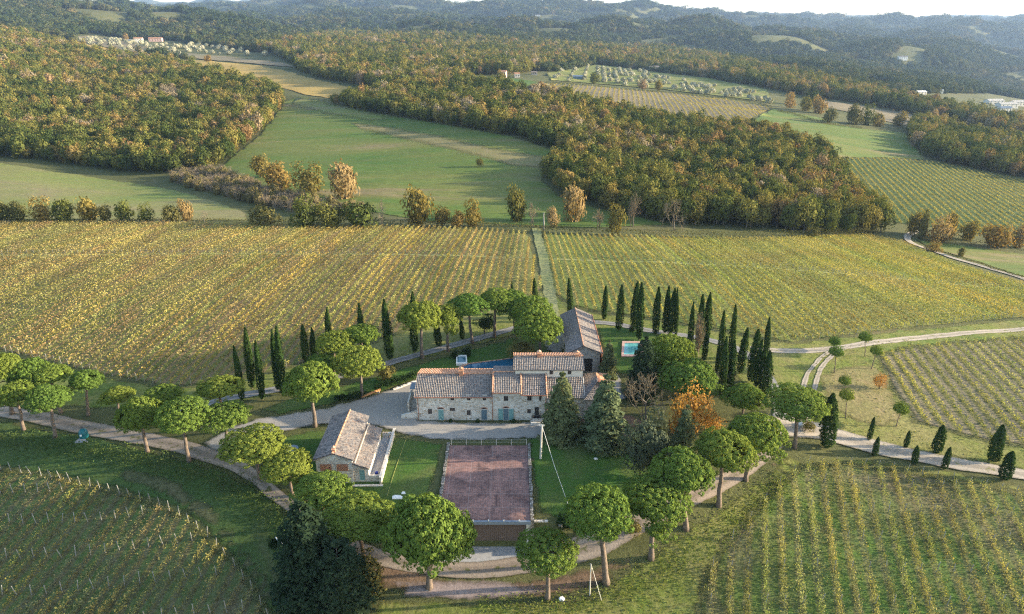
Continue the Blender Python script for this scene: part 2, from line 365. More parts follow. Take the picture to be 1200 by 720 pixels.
M['bark2'] = flat_mat('grey_bark', (.15, .125, .1), .9, .4, 2.0, .5)
M['postwood'] = flat_mat('weathered_post', (.26, .25, .23), .8, .2, 2.0)
M['polewood'] = flat_mat('pole_concrete', (.48, .45, .4), .8, .15, 2.0)

M['dirt2'] = ground_mat('pink_gravel', [(.3, (.26, .2, .18)), (.6, (.33, .26, .235)), (.8, (.2, .15, .12))], (.24, .18, .15), .4, (.08, .6, 3.0), .3, .1)

M['mown'] = ground_mat('mown_grass', [(.34, (.09, .1, .045)), (.55, (.12, .11, .055)), (.7, (.07, .09, .035))], (.1, .1, .045), .5, (.06, .4, 1.8))
# ------------------------------------------------------------------ ground, fields, roads
ny, ns = GZ.shape
V = np.stack([XX, YY, GZ], -1).reshape(-1, 3)
I = (np.arange(ny-1)[:, None]*ns + np.arange(ns-1)[None, :]).ravel()
F = np.stack([I, I+1, I+ns+1, I+ns], 1)
ground = link('ground', np_mesh('ground', V, F, smooth=True), M['terrain'])
props(ground, kind='structure', label='rolling ground of grass and scrub under the whole valley', cat='ground')

def lift(Y, layer): return .045*layer + .0007*max(Y-150, 0)*(1+.25*layer)
def pxpath(pts, step=9, closed=True):
    out = []; n = len(pts)
    for k in range(n if closed else n-1):
        a, b = pts[k], pts[(k+1) % n]; m = max(1, int(math.dist(a, b)/step))
        out += [(a[0]+(b[0]-a[0])*t/m, a[1]+(b[1]-a[1])*t/m) for t in range(m)]
    if not closed: out.append(pts[-1])
    return out
def sheet(name, poly, mat, layer=1, label=None, cat='ground', jit=.25, world=False, sub=2, fade=2.2):
    W = poly if world else [at(*p)[:2] for p in pxpath(poly)]
    r = random.Random(len(name)*7+len(W))
    W = [(x+r.uniform(-jit, jit)*(1+y/400), y+r.uniform(-jit, jit)*(1+y/300)) for x, y in W]
    P = np.array(W)
    i0, i1 = np.searchsorted(GY, P[:, 1].min()), np.searchsorted(GY, P[:, 1].max())
    X, Y = XX[i0:i1:sub, ::sub].ravel(), YY[i0:i1:sub, ::sub].ravel()
    k = inside(W, X, Y)
    pts = [Vector(w) for w in W] + [Vector((x, y)) for x, y in zip(X[k], Y[k])]
    vs, _e, fs, *_ = delaunay_2d_cdt(pts, [], [list(range(len(W)))], 1, 1e-4)
    A = np.array([(v.x, v.y) for v in vs]); Z = gz(A[:, 0], A[:, 1])
    Z = Z + np.array([lift(y, layer) for y in A[:, 1]])
    T = np.array([f for f in fs if len(f) == 3])
    a, b, c = A[T[:, 0]], A[T[:, 1]], A[T[:, 2]]
    neg = ((b-a)[:, 0]*(c-a)[:, 1]-(b-a)[:, 1]*(c-a)[:, 0]) < 0
    T[neg] = T[neg][:, ::-1]
    B = np.array(W); dmin = np.full(len(A), 1e9)
    for q0 in range(0, len(B), 64): dmin = np.minimum(dmin, np.sqrt(((A[:, None]-B[None, q0:q0+64])**2).sum(-1)).min(1))
    me = np_mesh(name, np.column_stack([A, Z]), T, smooth=True)
    e = me.attributes.new('edge', 'FLOAT', 'POINT'); e.data.foreach_set('value', np.clip(dmin/fade/(.6+A[:, 1]/250), 0, 1).astype(np.float32))
    o = link(name, me, mat)
    props(o, label, cat, kind='structure'); return o
def smooth_path(W, step=1.2):
    out = []; n = len(W)
    for k in range(n-1):
        p0, p1, p2, p3 = W[max(k-1, 0)], W[k], W[k+1], W[min(k+2, n-1)]
        m = max(2, int((p2-p1).length/step))
        for t in range(m):
            u = t/m
            out.append(.5*((2*p1)+(p2-p0)*u+(2*p0-5*p1+4*p2-p3)*u*u+(3*p1-p0-3*p2+p3)*u**3))
    out.append(W[-1]); return out
def ribbon(name, pts, width, mat, layer=2, label=None, cat='road', world=False, jit=.12, nx=8, step=1.2):
    W = [Vector(p[:2]) for p in pts] if world else [Vector(at(*p[:2])[:2]) for p in pts]
    W = smooth_path(W, step); r = random.Random(len(W)); vs, fs, us = [], [], []
    nw = len(width) if hasattr(width, '__len__') else 0
    e0 = e1 = 0
    for k, p in enumerate(W):
        t = (W[min(k+1, len(W)-1)]-W[max(k-1, 0)]).normalized(); nrm = Vector((-t.y, t.x))
        f = k/(len(W)-1)
        w = np.interp(f*(nw-1), range(nw), width) if nw else width
        e0 = .6*e0+r.uniform(-jit, jit); e1 = .6*e1+r.uniform(-jit, jit)
        for q in range(nx+1):
            d = (-w/2+e0) + (w+e1-e0)*q/nx
            x, y = p.x+nrm.x*d, p.y+nrm.y*d
            vs.append((x, y, g1(x, y)+lift(y, layer))); us.append((abs(2*q/nx-1),)*3)
    for k in range(len(W)-1):
        for q in range(nx):
            a = k*(nx+1)+q; fs.append((a, a+nx+1, a+nx+2, a+1))
    me = np_mesh(name, vs, np.array(fs)[:, ::-1], us, smooth=True)
    e = me.attributes.new('edge', 'FLOAT', 'POINT'); e.data.foreach_set('value', np.clip((1-np.array(us)[:, 0])*2.6, 0, 1).astype(np.float32))
    o = link(name, me, mat)
    return props(o, label, cat, kind='structure')

P_V1 = [(-200, 262), (-80, 262), (0, 262), (150, 262), (300, 264), (450, 266), (560, 270), (618, 274), (622, 290), (629, 315), (636, 338), (622, 350), (590, 352), (540, 370), (480, 385), (430, 404), (400, 412), (350, 428), (300, 440), (255, 450), (200, 455), (120, 440), (60, 425), (0, 412), (-80, 405), (-200, 398)]
P_V1R = [(634, 274), (700, 277), (800, 279), (900, 280), (960, 278), (1020, 276), (1058, 284), (1085, 297), (1120, 309), (1160, 322), (1215, 338), (1270, 352), (1270, 372), (1200, 373), (1120, 380), (1040, 388), (980, 396), (930, 402), (890, 396), (850, 388), (800, 380), (740, 370), (700, 366), (672, 360), (650, 345), (642, 315)]
P_V2 = [(-170, 530), (-60, 542), (0, 549), (60, 558), (120, 572), (180, 588), (215, 604), (245, 628), (275, 660), (300, 695), (318, 726), (330, 760), (-40, 800), (-300, 800), (-300, 600)]
P_V3 = [(1030, 418), (1060, 408), (1120, 402), (1200, 396), (1280, 392), (1400, 388), (1430, 470), (1430, 568), (1300, 548), (1200, 524), (1150, 515), (1105, 503), (1072, 494), (1050, 460)]
P_V6 = [(818, 860), (820, 690), (850, 640), (884, 600), (915, 566), (942, 545), (985, 543), (1040, 549), (1100, 560), (1200, 580), (1290, 596), (1400, 616), (1480, 860)]
P_V4 = [(622, 107), (634, 98), (660, 99), (720, 104), (780, 109), (850, 117), (905, 127), (880, 140), (850, 150), (800, 146), (720, 130), (660, 117)]
P_V5 = [(972, 186), (1040, 186), (1092, 190), (1140, 200), (1200, 212), (1290, 226), (1290, 292), (1180, 280), (1100, 268), (1050, 262), (1040, 252), (1000, 232)]
sheet('vineyard_ground', P_V1, M['vine_soil'], 1, 'yellowing grassy soil of the broad vineyard left of the grass track', 'vineyard ground')
sheet('vineyard_ground', P_V1R, M['vine_soil2'], 1, 'green and yellow soil of the vineyard right of the grass track', 'vineyard ground')
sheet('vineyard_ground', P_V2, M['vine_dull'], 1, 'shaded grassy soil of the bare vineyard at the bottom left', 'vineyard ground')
sheet('vineyard_ground', P_V3, M['vine_bare'], 1, 'pale bare soil of the vineyard above the white road at right', 'vineyard ground')
sheet('vineyard_ground', P_V6, M['vine_green'], 1, 'green weedy soil of the vineyard at the bottom right', 'vineyard ground')
sheet('vineyard_ground', P_V4, M['vine_stripe'], 1, 'striped soil of the far vineyard below the olive grove', 'vineyard ground')
sheet('vineyard_ground', P_V5, M['vine_slope'], 1, 'green soil of the sloping vineyard right of the autumn wood', 'vineyard ground')
P_MC = [(255, 200), (275, 182), (302, 160), (322, 138), (334, 119), (352, 113), (390, 122), (432, 132), (520, 146), (600, 160), (662, 180), (646, 196), (636, 212), (655, 230), (700, 244), (790, 264), (700, 268), (600, 264), (500, 260), (420, 247), (370, 236), (320, 226)]
sheet('meadow', P_MC, M['meadow'], 1, 'long green meadow sloping up between the two woods', 'meadow')
P_ML = [(-80, 184), (0, 191), (60, 200), (130, 211), (200, 222), (245, 234), (292, 250), (292, 259), (150, 259), (0, 259), (-80, 258)]
sheet('meadow', P_ML, M['pasture'], 1, 'pale green pasture behind the hedgerow at the left edge', 'meadow')
sheet('field', [(8, 37), (45, 40), (90, 49), (140, 60), (200, 69), (255, 73), (300, 77), (330, 82), (372, 94), (420, 104), (440, 112), (410, 120), (352, 111), (330, 104), (300, 98), (250, 84), (190, 72), (120, 68), (60, 52)], M['gold'], 1, 'golden stubble field along the crest of the left wood', 'field')
sheet('field', [(200, 62), (260, 66), (330, 74), (345, 80), (300, 76), (240, 71), (205, 67)], M['fallow'], 2, 'brown ploughed field below the far olive rows', 'field')
sheet('field', [(880, 142), (905, 128), (960, 138), (1000, 150), (1060, 156), (1085, 188), (1040, 186), (975, 186), (950, 165), (905, 152)], M['meadow'], 1, 'dull green meadow between the wood and the tree clumps', 'field')
sheet('field', [(960, 118), (1010, 124), (1060, 133), (1120, 146), (1200, 162), (1280, 178), (1280, 186), (1200, 172), (1120, 158), (1060, 148), (1000, 134), (965, 126)], M['fallow'], 1, 'brownish field behind the clumps with a row of young trees', 'field')
sheet('field', [(520, 92), (560, 90), (600, 92), (636, 97), (624, 108), (600, 104), (560, 100), (530, 98)], M['lawn'], 1, 'bright green field below the pink farmhouse', 'field')
sheet('field', [(640, 86), (700, 76), (760, 84), (830, 92), (900, 106), (910, 122), (850, 114), (780, 106), (700, 99), (645, 95)], M['verge'], 1, 'green ground of the olive grove above the far vineyard', 'field')
sheet('field', [(1070, 280), (1100, 284), (1150, 291), (1200, 298), (1290, 310), (1290, 350), (1200, 326), (1150, 309), (1110, 297), (1085, 289)], M['meadow'], 1, 'grey green meadow right of the far gravel road', 'field')
sheet('field', [(70, 44), (110, 42), (160, 52), (200, 60), (215, 68), (150, 62), (110, 54)], M['fallow'], 2, 'pale ground under the far left olive grove', 'field')
# verges and lawns round the farm
sheet('grass_verge', [(-80, 405), (0, 412), (60, 425), (120, 440), (200, 455), (255, 450), (300, 440), (350, 428), (400, 412), (430, 404), (480, 385), (540, 370), (590, 352), (636, 340), (650, 346), (672, 361), (700, 367), (740, 371), (800, 381), (850, 389), (890, 397), (930, 403), (980, 397), (1040, 389), (1120, 381), (1200, 374), (1290, 372), (1290, 392), (1200, 396), (1120, 402), (1060, 408), (1030, 418), (1050, 460), (1072, 494), (1105, 503), (1150, 515), (1200, 524), (1300, 548), (1300, 560), (1200, 552), (1060, 528), (960, 500), (900, 480), (860, 440), (780, 420), (700, 385), (640, 385), (560, 405), (470, 428), (400, 445), (300, 470), (220, 480), (120, 480), (0, 478), (-80, 470)], M['verge'], 1, 'grass strip between the vineyards and the drives', 'grass')
sheet('lawn', [(300, 482), (330, 470), (400, 452), (470, 432), (540, 412), (600, 396), (640, 392), (650, 420), (560, 436), (488, 446), (440, 462), (390, 474), (330, 487)], M['lawn'], 2, 'lawn between the tarred drive and the farmhouse', 'lawn')
sheet('lawn', [(472, 512), (520, 521), (512, 560), (495, 600), (470, 640), (420, 640), (380, 610), (330, 560), (305, 530), (330, 512), (375, 502)], M['lawn'], 2, 'shaded lawn round the small stone house', 'lawn')
sheet('lawn', [(616, 514), (650, 508), (720, 522), (770, 545), (800, 575), (770, 600), (720, 614), (660, 612), (628, 604), (622, 560)], M['lawn'], 2, 'lawn right of the sunken garage', 'lawn')
sheet('lawn', [(700, 384), (740, 382), (770, 392), (785, 420), (760, 440), (720, 440), (706, 412)], M['lawn'], 2, 'lawn round the small turquoise pool', 'lawn')
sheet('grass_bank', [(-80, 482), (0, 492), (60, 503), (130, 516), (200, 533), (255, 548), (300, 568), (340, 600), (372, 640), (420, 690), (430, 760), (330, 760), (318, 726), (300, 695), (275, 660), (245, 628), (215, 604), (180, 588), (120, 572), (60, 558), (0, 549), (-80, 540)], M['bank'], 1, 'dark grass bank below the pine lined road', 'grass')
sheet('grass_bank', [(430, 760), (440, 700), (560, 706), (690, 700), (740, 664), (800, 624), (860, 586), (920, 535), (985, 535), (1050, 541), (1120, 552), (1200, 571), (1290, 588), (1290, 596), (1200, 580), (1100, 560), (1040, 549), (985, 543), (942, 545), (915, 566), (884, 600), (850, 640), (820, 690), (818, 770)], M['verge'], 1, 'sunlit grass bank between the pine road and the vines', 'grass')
sheet('needle_litter', [(425, 640), (470, 655), (520, 674), (600, 680), (660, 670), (720, 652), (770, 636), (820, 604), (865, 572), (900, 545), (925, 530), (935, 536), (890, 562), (845, 592), (800, 622), (765, 655), (715, 684), (690, 694), (640, 706), (560, 702), (500, 700), (450, 696), (425, 672)], M['litter'], 2, 'rusty carpet of pine needles along the ring road', 'ground', jit=.3, fade=3.5)
# roads
ROAD_L = [(-90, 470), (-30, 478), (30, 487), (90, 500), (150, 511), (210, 524), (260, 540), (296, 558), (324, 580), (356, 606), (395, 634), (440, 653), (500, 665), (560, 668), (620, 662), (680, 645), (735, 620), (790, 593), (840, 570), (880, 545), (912, 518)]
ribbon('dirt_road', ROAD_L, [3.2, 3.6, 3.8, 3.6, 3.4, 3.2, 2.2, 2.0, 2.6, 3.6, 3.8, 3.4, 3.0, 3.2], M['dirt'], 3, 'curved dirt road under the ring of umbrella pines', 'road')
ribbon('white_road', [(895, 497), (925, 502), (955, 505), (985, 513), (1020, 523), (1060, 532), (1120, 544), (1200, 557), (1300, 574), (1450, 598)], [7.0, 5.4, 4.0, 3.3, 3.2, 3.2, 3.2], M['roadpale'], 4, 'white gravel road leaving the farm to the right', 'road')
ribbon('white_road', [(1460, 374), (1330, 378), (1200, 386), (1120, 392), (1050, 399), (990, 407), (930, 412), (880, 409)], 2.6, M['roadpale'], 2, 'white gravel road along the foot of the big vineyard', 'road')
ribbon('tarred_drive', [(186, 486), (240, 474), (284, 464), (330, 456), (400, 441), (460, 425), (520, 408), (565, 396), (610, 384), (660, 378), (710, 379), (760, 388), (815, 396), (858, 407), (884, 422), (898, 440), (910, 460), (914, 482), (908, 500)], 2.7, M['asphalt'], 3, 'narrow grey drive curving behind the farmhouse', 'road')
for dx, w in ((-5.5, 1.0), (5.5, 1.0)):
    ribbon('wheel_track', [(990+dx, 407), (972+dx, 416), (957+dx, 432), (949+dx*1.2, 450), (944+dx*1.4, 470), (938+dx*1.5, 495)], w, M['roadpale'], 3, 'one of the two pale wheel tracks joining the white roads', 'track')
ribbon('far_road', [(1075, 271), (1064, 277), (1066, 284), (1085, 292), (1120, 304), (1165, 317), (1220, 334), (1290, 354)], 3.4, M['roadpale'], 3, 'pale road descending beside the far corner of the vineyard', 'road')
for gx in (((-245, -150, -80, -40, 0, 7), lambda X: 206-.055*(X+10)-.0002*(X+10)**2), ((13, 40, 80, 120, 150), lambda X: 203-.02*(X-10))):
    ribbon('headland', [(x, gx[1](x)) for x in gx[0]], 1.9, M['track'], 2, 'thin pale headland line across the big vineyard', 'track', world=True, jit=.1, step=4)
ribbon('farm_track', [(9.8, 150), (9.9, 180), (9.8, 220), (9.6, 262)], 3.6, M['track'], 2, 'pale grass track dividing the big vineyard', 'track', world=True, jit=.2)
sheet('gravel_yard', [(232, 522), (270, 500), (300, 491), (345, 484), (390, 476), (440, 463), (468, 452), (490, 446), (500, 452), (492, 492), (560, 495), (642, 494), (648, 506), (632, 516), (560, 519), (500, 517), (470, 511), (448, 505), (420, 496), (372, 500), (330, 509), (300, 517), (262, 540)], M['gravel'], 4, 'grey gravel yard in front of the farmhouse', 'yard', jit=.2)
sheet('gravel_yard', [(640, 382), (662, 382), (664, 400), (660, 416), (642, 418), (636, 400)], M['gravel'], 4, 'paved ramp beside the long barn', 'yard', jit=.1)
sheet('gravel_yard', [(704, 438), (722, 436), (730, 450), (735, 470), (715, 474), (704, 458)], M['gravel'], 3, 'gravel patch between the cedars and the pool lawn', 'yard', jit=.1)
sheet('gravel_yard', [(675, 490), (735, 484), (770, 498), (770, 522), (740, 528), (700, 524), (680, 512)], M['litter'], 3, 'bare brown earth round the cedar and leafless tree', 'ground', jit=.2)

sheet('meadow_patch', [(408, 142), (450, 147), (520, 158), (580, 172), (640, 182), (655, 188), (640, 200), (600, 198), (540, 182), (470, 166), (420, 154)], M['drygrass'], 2, 'pale worn brownish strip crossing the long meadow', 'meadow', fade=9)
sheet('meadow_patch', [(350, 112), (400, 122), (470, 138), (440, 146), (380, 136), (340, 126)], M['pasture'], 2, 'lighter top of the long meadow, sunlight put into its colour', 'meadow', fade=9)  # paler grass sheet, sunlight on the slope painted as colour
sheet('dry_slope', [(955, 440), (985, 428), (1020, 424), (1042, 440), (1060, 490), (1040, 505), (1000, 495), (968, 478)], M['drygrass'], 2, 'dry reddish grass among the young pines', 'grass', fade=3.5)
sheet('dry_slope', [(150, 545), (200, 558), (250, 590), (290, 640), (330, 700), (345, 740), (325, 740), (285, 670), (240, 615), (190, 583), (130, 560)], M['mown'], 2, 'mown brownish track across the shaded bank', 'grass', fade=2.5)
sheet('dry_slope', [(460, 680), (560, 676), (640, 684), (650, 700), (560, 708), (470, 706)], M['dirt2'], 3, 'pinkish gravel patch below the ring road', 'ground', fade=2.5)
# ------------------------------------------------------------------ foliage meshes
def unit(v): return v/np.maximum(np.linalg.norm(v, axis=1, keepdims=True), 1e-9)
def leaves(Pn, Nn, size, rng, tilt=.5, aspect=1.0, bend=0):
    """one little four-cornered leaf spray per point, facing roughly along its normal"""
    n = len(Pn); Nn = unit(Nn + rng.normal(0, tilt, (n, 3)))
    r = unit(rng.normal(0, 1, (n, 3))); a = unit(np.cross(Nn, r)); b = np.cross(Nn, a)
    s = (size*rng.uniform(.7, 1.35, n))[:, None]; t = s*aspect
    k = rng.uniform(.55, 1.0, (n, 4, 1))
    q = np.stack([Pn - a*s*k[:, 0]*.5 - b*t*.15, Pn + b*t*k[:, 1]*.5, Pn + a*s*k[:, 2]*.5 + b*t*.1, Pn - b*t*k[:, 3]*.5], 1)
    return q.reshape(-1, 3)
def quad_mesh(name, V, col=None):
    F = np.arange(len(V)).reshape(-1, 4)
    return np_mesh(name, V, F, col)
def sphere_dirs(n, rng): return unit(rng.normal(0, 1, (n, 3)))

def pine_crown(seed, flat=.62, tufts=260, per=62, lobe=None):
    """umbrella pine crown, unit radius 1 in x and y: a dome of rounded needle tufts with a hollow underside"""
    rng = np.random.default_rng(seed); c = []
    ga = math.pi*(3-math.sqrt(5)); ph = rng.uniform(0, 6.28)
    bumps = [(unit(rng.normal(0, 1, (1, 3)))[0], rng.uniform(-.3, .22)) for _ in range(10)]
    holes = unit(rng.normal(0, 1, (4, 3))*np.array([1, 1, .4]))
    nd = int(tufts*.8)
    for k in range(nd):
        u = (k+.5)/nd; z = 1-1.28*u; r = math.sqrt(max(0, 1-min(1, abs(z))**2))
        d = np.array([r*math.cos(k*ga+ph), r*math.sin(k*ga+ph), z]); d = d/np.linalg.norm(d)
        if (holes @ d).max() > .955: continue
        s = 1+sum(w*max(0, d @ b)**4 for b, w in bumps)+rng.normal(0, .05)
        p = d*s*.93; p[2] *= flat if p[2] > 0 else flat*.62
        c.append(p)
    for k in range(tufts-nd):
        a = rng.uniform(0, 6.28); r = rng.uniform(.25, .95); c.append(np.array([r*math.cos(a), r*math.sin(a), rng.uniform(-.28, -.12)*flat]))
    if lobe:
        for k in range(int(tufts*.16)):
            c.append(np.array(lobe) + rng.normal(0, 1, 3)*np.array([.2, .2, .08]))
    c = np.array(c); V, Cc = [], []
    for p in c:
        tr = rng.uniform(.105, .165)
        out = p/np.array([1, 1, flat]); out = out/max(np.linalg.norm(out), .01)
        m = int(per*rng.uniform(.8, 1.2)); d = unit(sphere_dirs(m, rng) + out*.75 + np.array([0, 0, .25]))
        V.append(leaves(p + d*tr*np.array([1, 1, .85])*rng.uniform(.75, 1.05, (m, 1)), d, .062, rng, .3))
    d = sphere_dirs(700, rng); q = d*rng.uniform(.6, .84, (700, 1)); q[:, 2] *= np.where(q[:, 2] > 0, flat, flat*.5)
    V.append(leaves(q, d, .2, rng, .3))
    return quad_mesh('pine_crown', np.concatenate(V))
PINES = [pine_crown(11, .66, 185), pine_crown(12, .58, 175), pine_crown(13, .78, 200), pine_crown(14, .62, 180, lobe=(.75, -.2, -.45)), pine_crown(15, .7, 190), pine_crown(16, .56, 170, lobe=(-.8, .1, -.3))]
for m_ in PINES: m_.materials.append(M['pine'])
BALL = pine_crown(21, .95, 90, 50); BALL.materials.append(M['pine'])

def cypress_mesh(seed, fat=1.0):
    """unit height, radius about .07"""
    rng = np.random.default_rng(seed); n = 2400; h = rng.uniform(0, 1, n)**.85
    prof = np.interp(h, [0, .04, .15, .4, .65, .85, .95, 1], [.35, .75, .95, 1, .85, .52, .26, .03])*.072
    a = rng.uniform(0, 6.28, n); rib = 1+.14*np.sin(a*5+seed+6*h)+.1*np.sin(a*3-9*h+seed*2)+.06*np.sin(h*40+a*2)
    r = prof*rib*np.sqrt(rng.uniform(.55, 1.05, n))
    wob = .006*np.sin(h*5+seed)
    P = np.column_stack([r*np.cos(a)+wob, r*np.sin(a), .03+.965*h])
    Nn = np.column_stack([np.cos(a), np.sin(a), np.full(n, .25)])
    V = leaves(P, Nn, .024, rng, .35, 1.7)
    return quad_mesh('cypress_foliage', V)
CYPS = [cypress_mesh(s) for s in range(31, 36)]
for m_ in CYPS: m_.materials.append(M['cypress'])

def broad_crown(seed, n=420, size=.17, lumps=9, tall=1.0, hollow=.5, thin=1.0, low=-.75):
    """deciduous crown filling roughly a unit ball: leaf sprays on the skin of several lumps, gaps between"""
    rng = np.random.default_rng(seed); cs, rs = [], []
    for k in range(lumps):
        d = sphere_dirs(1, rng)[0]; d[2] = max(d[2], low)
        cs.append(d*rng.uniform(.3, .62)*np.array([1, 1, tall])); rs.append(rng.uniform(.32, .52))
    cs.append(np.zeros(3)); rs.append(.55); V = []
    w = np.array(rs)**2; w = w/w.sum()
    for c, r, f in zip(cs, rs, w):
        m = int(n*f); d = unit(sphere_dirs(m, rng)+np.array([0, 0, .2])+c*.8)
        V.append(leaves(c+d*r*rng.uniform(hollow, 1.05, (m, 1))*np.array([1, 1, tall]), d, size, rng, .4))
    d = sphere_dirs(n//6, rng); V.append(leaves(d*.5, d, size*1.8, rng, .3))
    V = np.concatenate(V); lo, hi = np.percentile(V, 1.5, 0), np.percentile(V, 98.5, 0)
    return quad_mesh('crown', (V-(lo+hi)/2)/((hi-lo)/2)*np.array([1, 1, tall]))
FAR = [broad_crown(41+k, 560, .15, 7, .95+.12*(k % 3)) for k in range(6)]
NEARW = [broad_crown(51+k, 900, .13, 11, .95+.12*(k % 3)) for k in range(5)]
for m_ in FAR+NEARW: m_.materials.append(M['wood'])

def conifer_mesh(seed, n=3800, tiers=13, droop=.25, base_r=.3, size=.034, top_pow=.85):
    """layered branches, unit height; base radius base_r"""
    rng = np.random.default_rng(seed); V = []
    for t in range(tiers):
        f = t/(tiers-1); z0 = .06+.9*f; R = base_r*(1-f)**top_pow+.012; nb = max(4, int(13*(1-f)+4))
        for b in range(nb):
            a = 6.283*b/nb + rng.uniform(-.3, .3)+t; RR = R*rng.uniform(.7, 1.12); m = int(n/tiers/nb*(1.6-1.1*f))+4
            u = np.sqrt(rng.uniform(.05, 1, m)); wd = .05*(1-.5*u)*(.4+R/base_r)
            lat = rng.normal(0, 1, m)*wd
            x = RR*u*math.cos(a)-lat*math.sin(a); y = RR*u*math.sin(a)+lat*math.cos(a)
            z = z0 - droop*RR*u*u + rng.normal(0, .009, m)
            Nn = np.column_stack([.5*math.cos(a)*np.ones(m), .5*math.sin(a)*np.ones(m), np.ones(m)])
            V.append(leaves(np.column_stack([x, y, z]), Nn, size, rng, .45, 1.3))
    return quad_mesh('conifer_foliage', np.concatenate(V))
def twig_mesh(seed, levels=6, tall=1.1, spread=.62):
    """leafless crown in a unit ball: limbs forking again and again, drawn as crossed tapering slivers"""
    rng = np.random.default_rng(seed); Q = []
    def grow(p, d, l, w, lev):
        e = p+d*l; s1 = np.cross(d, [.3, .5, .8]); s1 = s1/np.linalg.norm(s1); s2 = np.cross(d, s1)
        for s in (s1, s2): Q.append([p-s*w, p+s*w, e+s*w*.6, e-s*w*.6])
        if lev == 0: return
        for _ in range(3):
            n = d+rng.normal(0, spread, 3)+np.array([0, 0, .12]); grow(e, n/np.linalg.norm(n), l*rng.uniform(.62, .88), w*.68, lev-1)
    grow(np.array([0, 0, -1.0]), np.array([0, 0, 1.0]), .5, .035, levels)
    V = np.array(Q).reshape(-1, 3); lo, hi = np.percentile(V, .5, 0), np.percentile(V, 99.5, 0)
    return quad_mesh('bare_crown', (V-(lo+hi)/2)/((hi-lo)/2)*np.array([1, 1, tall]))
def trunk_mesh(name, base, top, r0, r1, seed, limbs=0, spread=1.0, rise=.6):
    """tapered, slightly curved trunk with limbs fanning into the crown"""
    rng = random.Random(seed); b = MB(); base, top = Vector(base), Vector(top); H = (top-base).length
    pts = []
    for k in range(7):
        f = k/6; bow = Vector((rng.uniform(-1, 1), rng.uniform(-1, 1), 0))*H*.012
        pts.append(base.lerp(top, f)+(bow if 0 < k < 6 else Vector()))
    b.tube(pts, [r0*(1.35 if k == 0 else 1)*(1-k/6)+r1*k/6 for k in range(7)], 8)
    for k in range(limbs):
        a = 6.283*k/limbs+rng.uniform(-.3, .3); s = pts[5].lerp(pts[6], rng.uniform(-.3, 1)); L_ = spread*rng.uniform(.55, .85)
        e = s+Vector((math.cos(a)*L_, math.sin(a)*L_, rise*L_*rng.uniform(.5, 1)))
        m = s.lerp(e, .5)+Vector((0, 0, .12*L_))
        b.tube([s, m, e], [r1*.6, r1*.42, r1*.16], 5)
    return b.mesh(name, True)

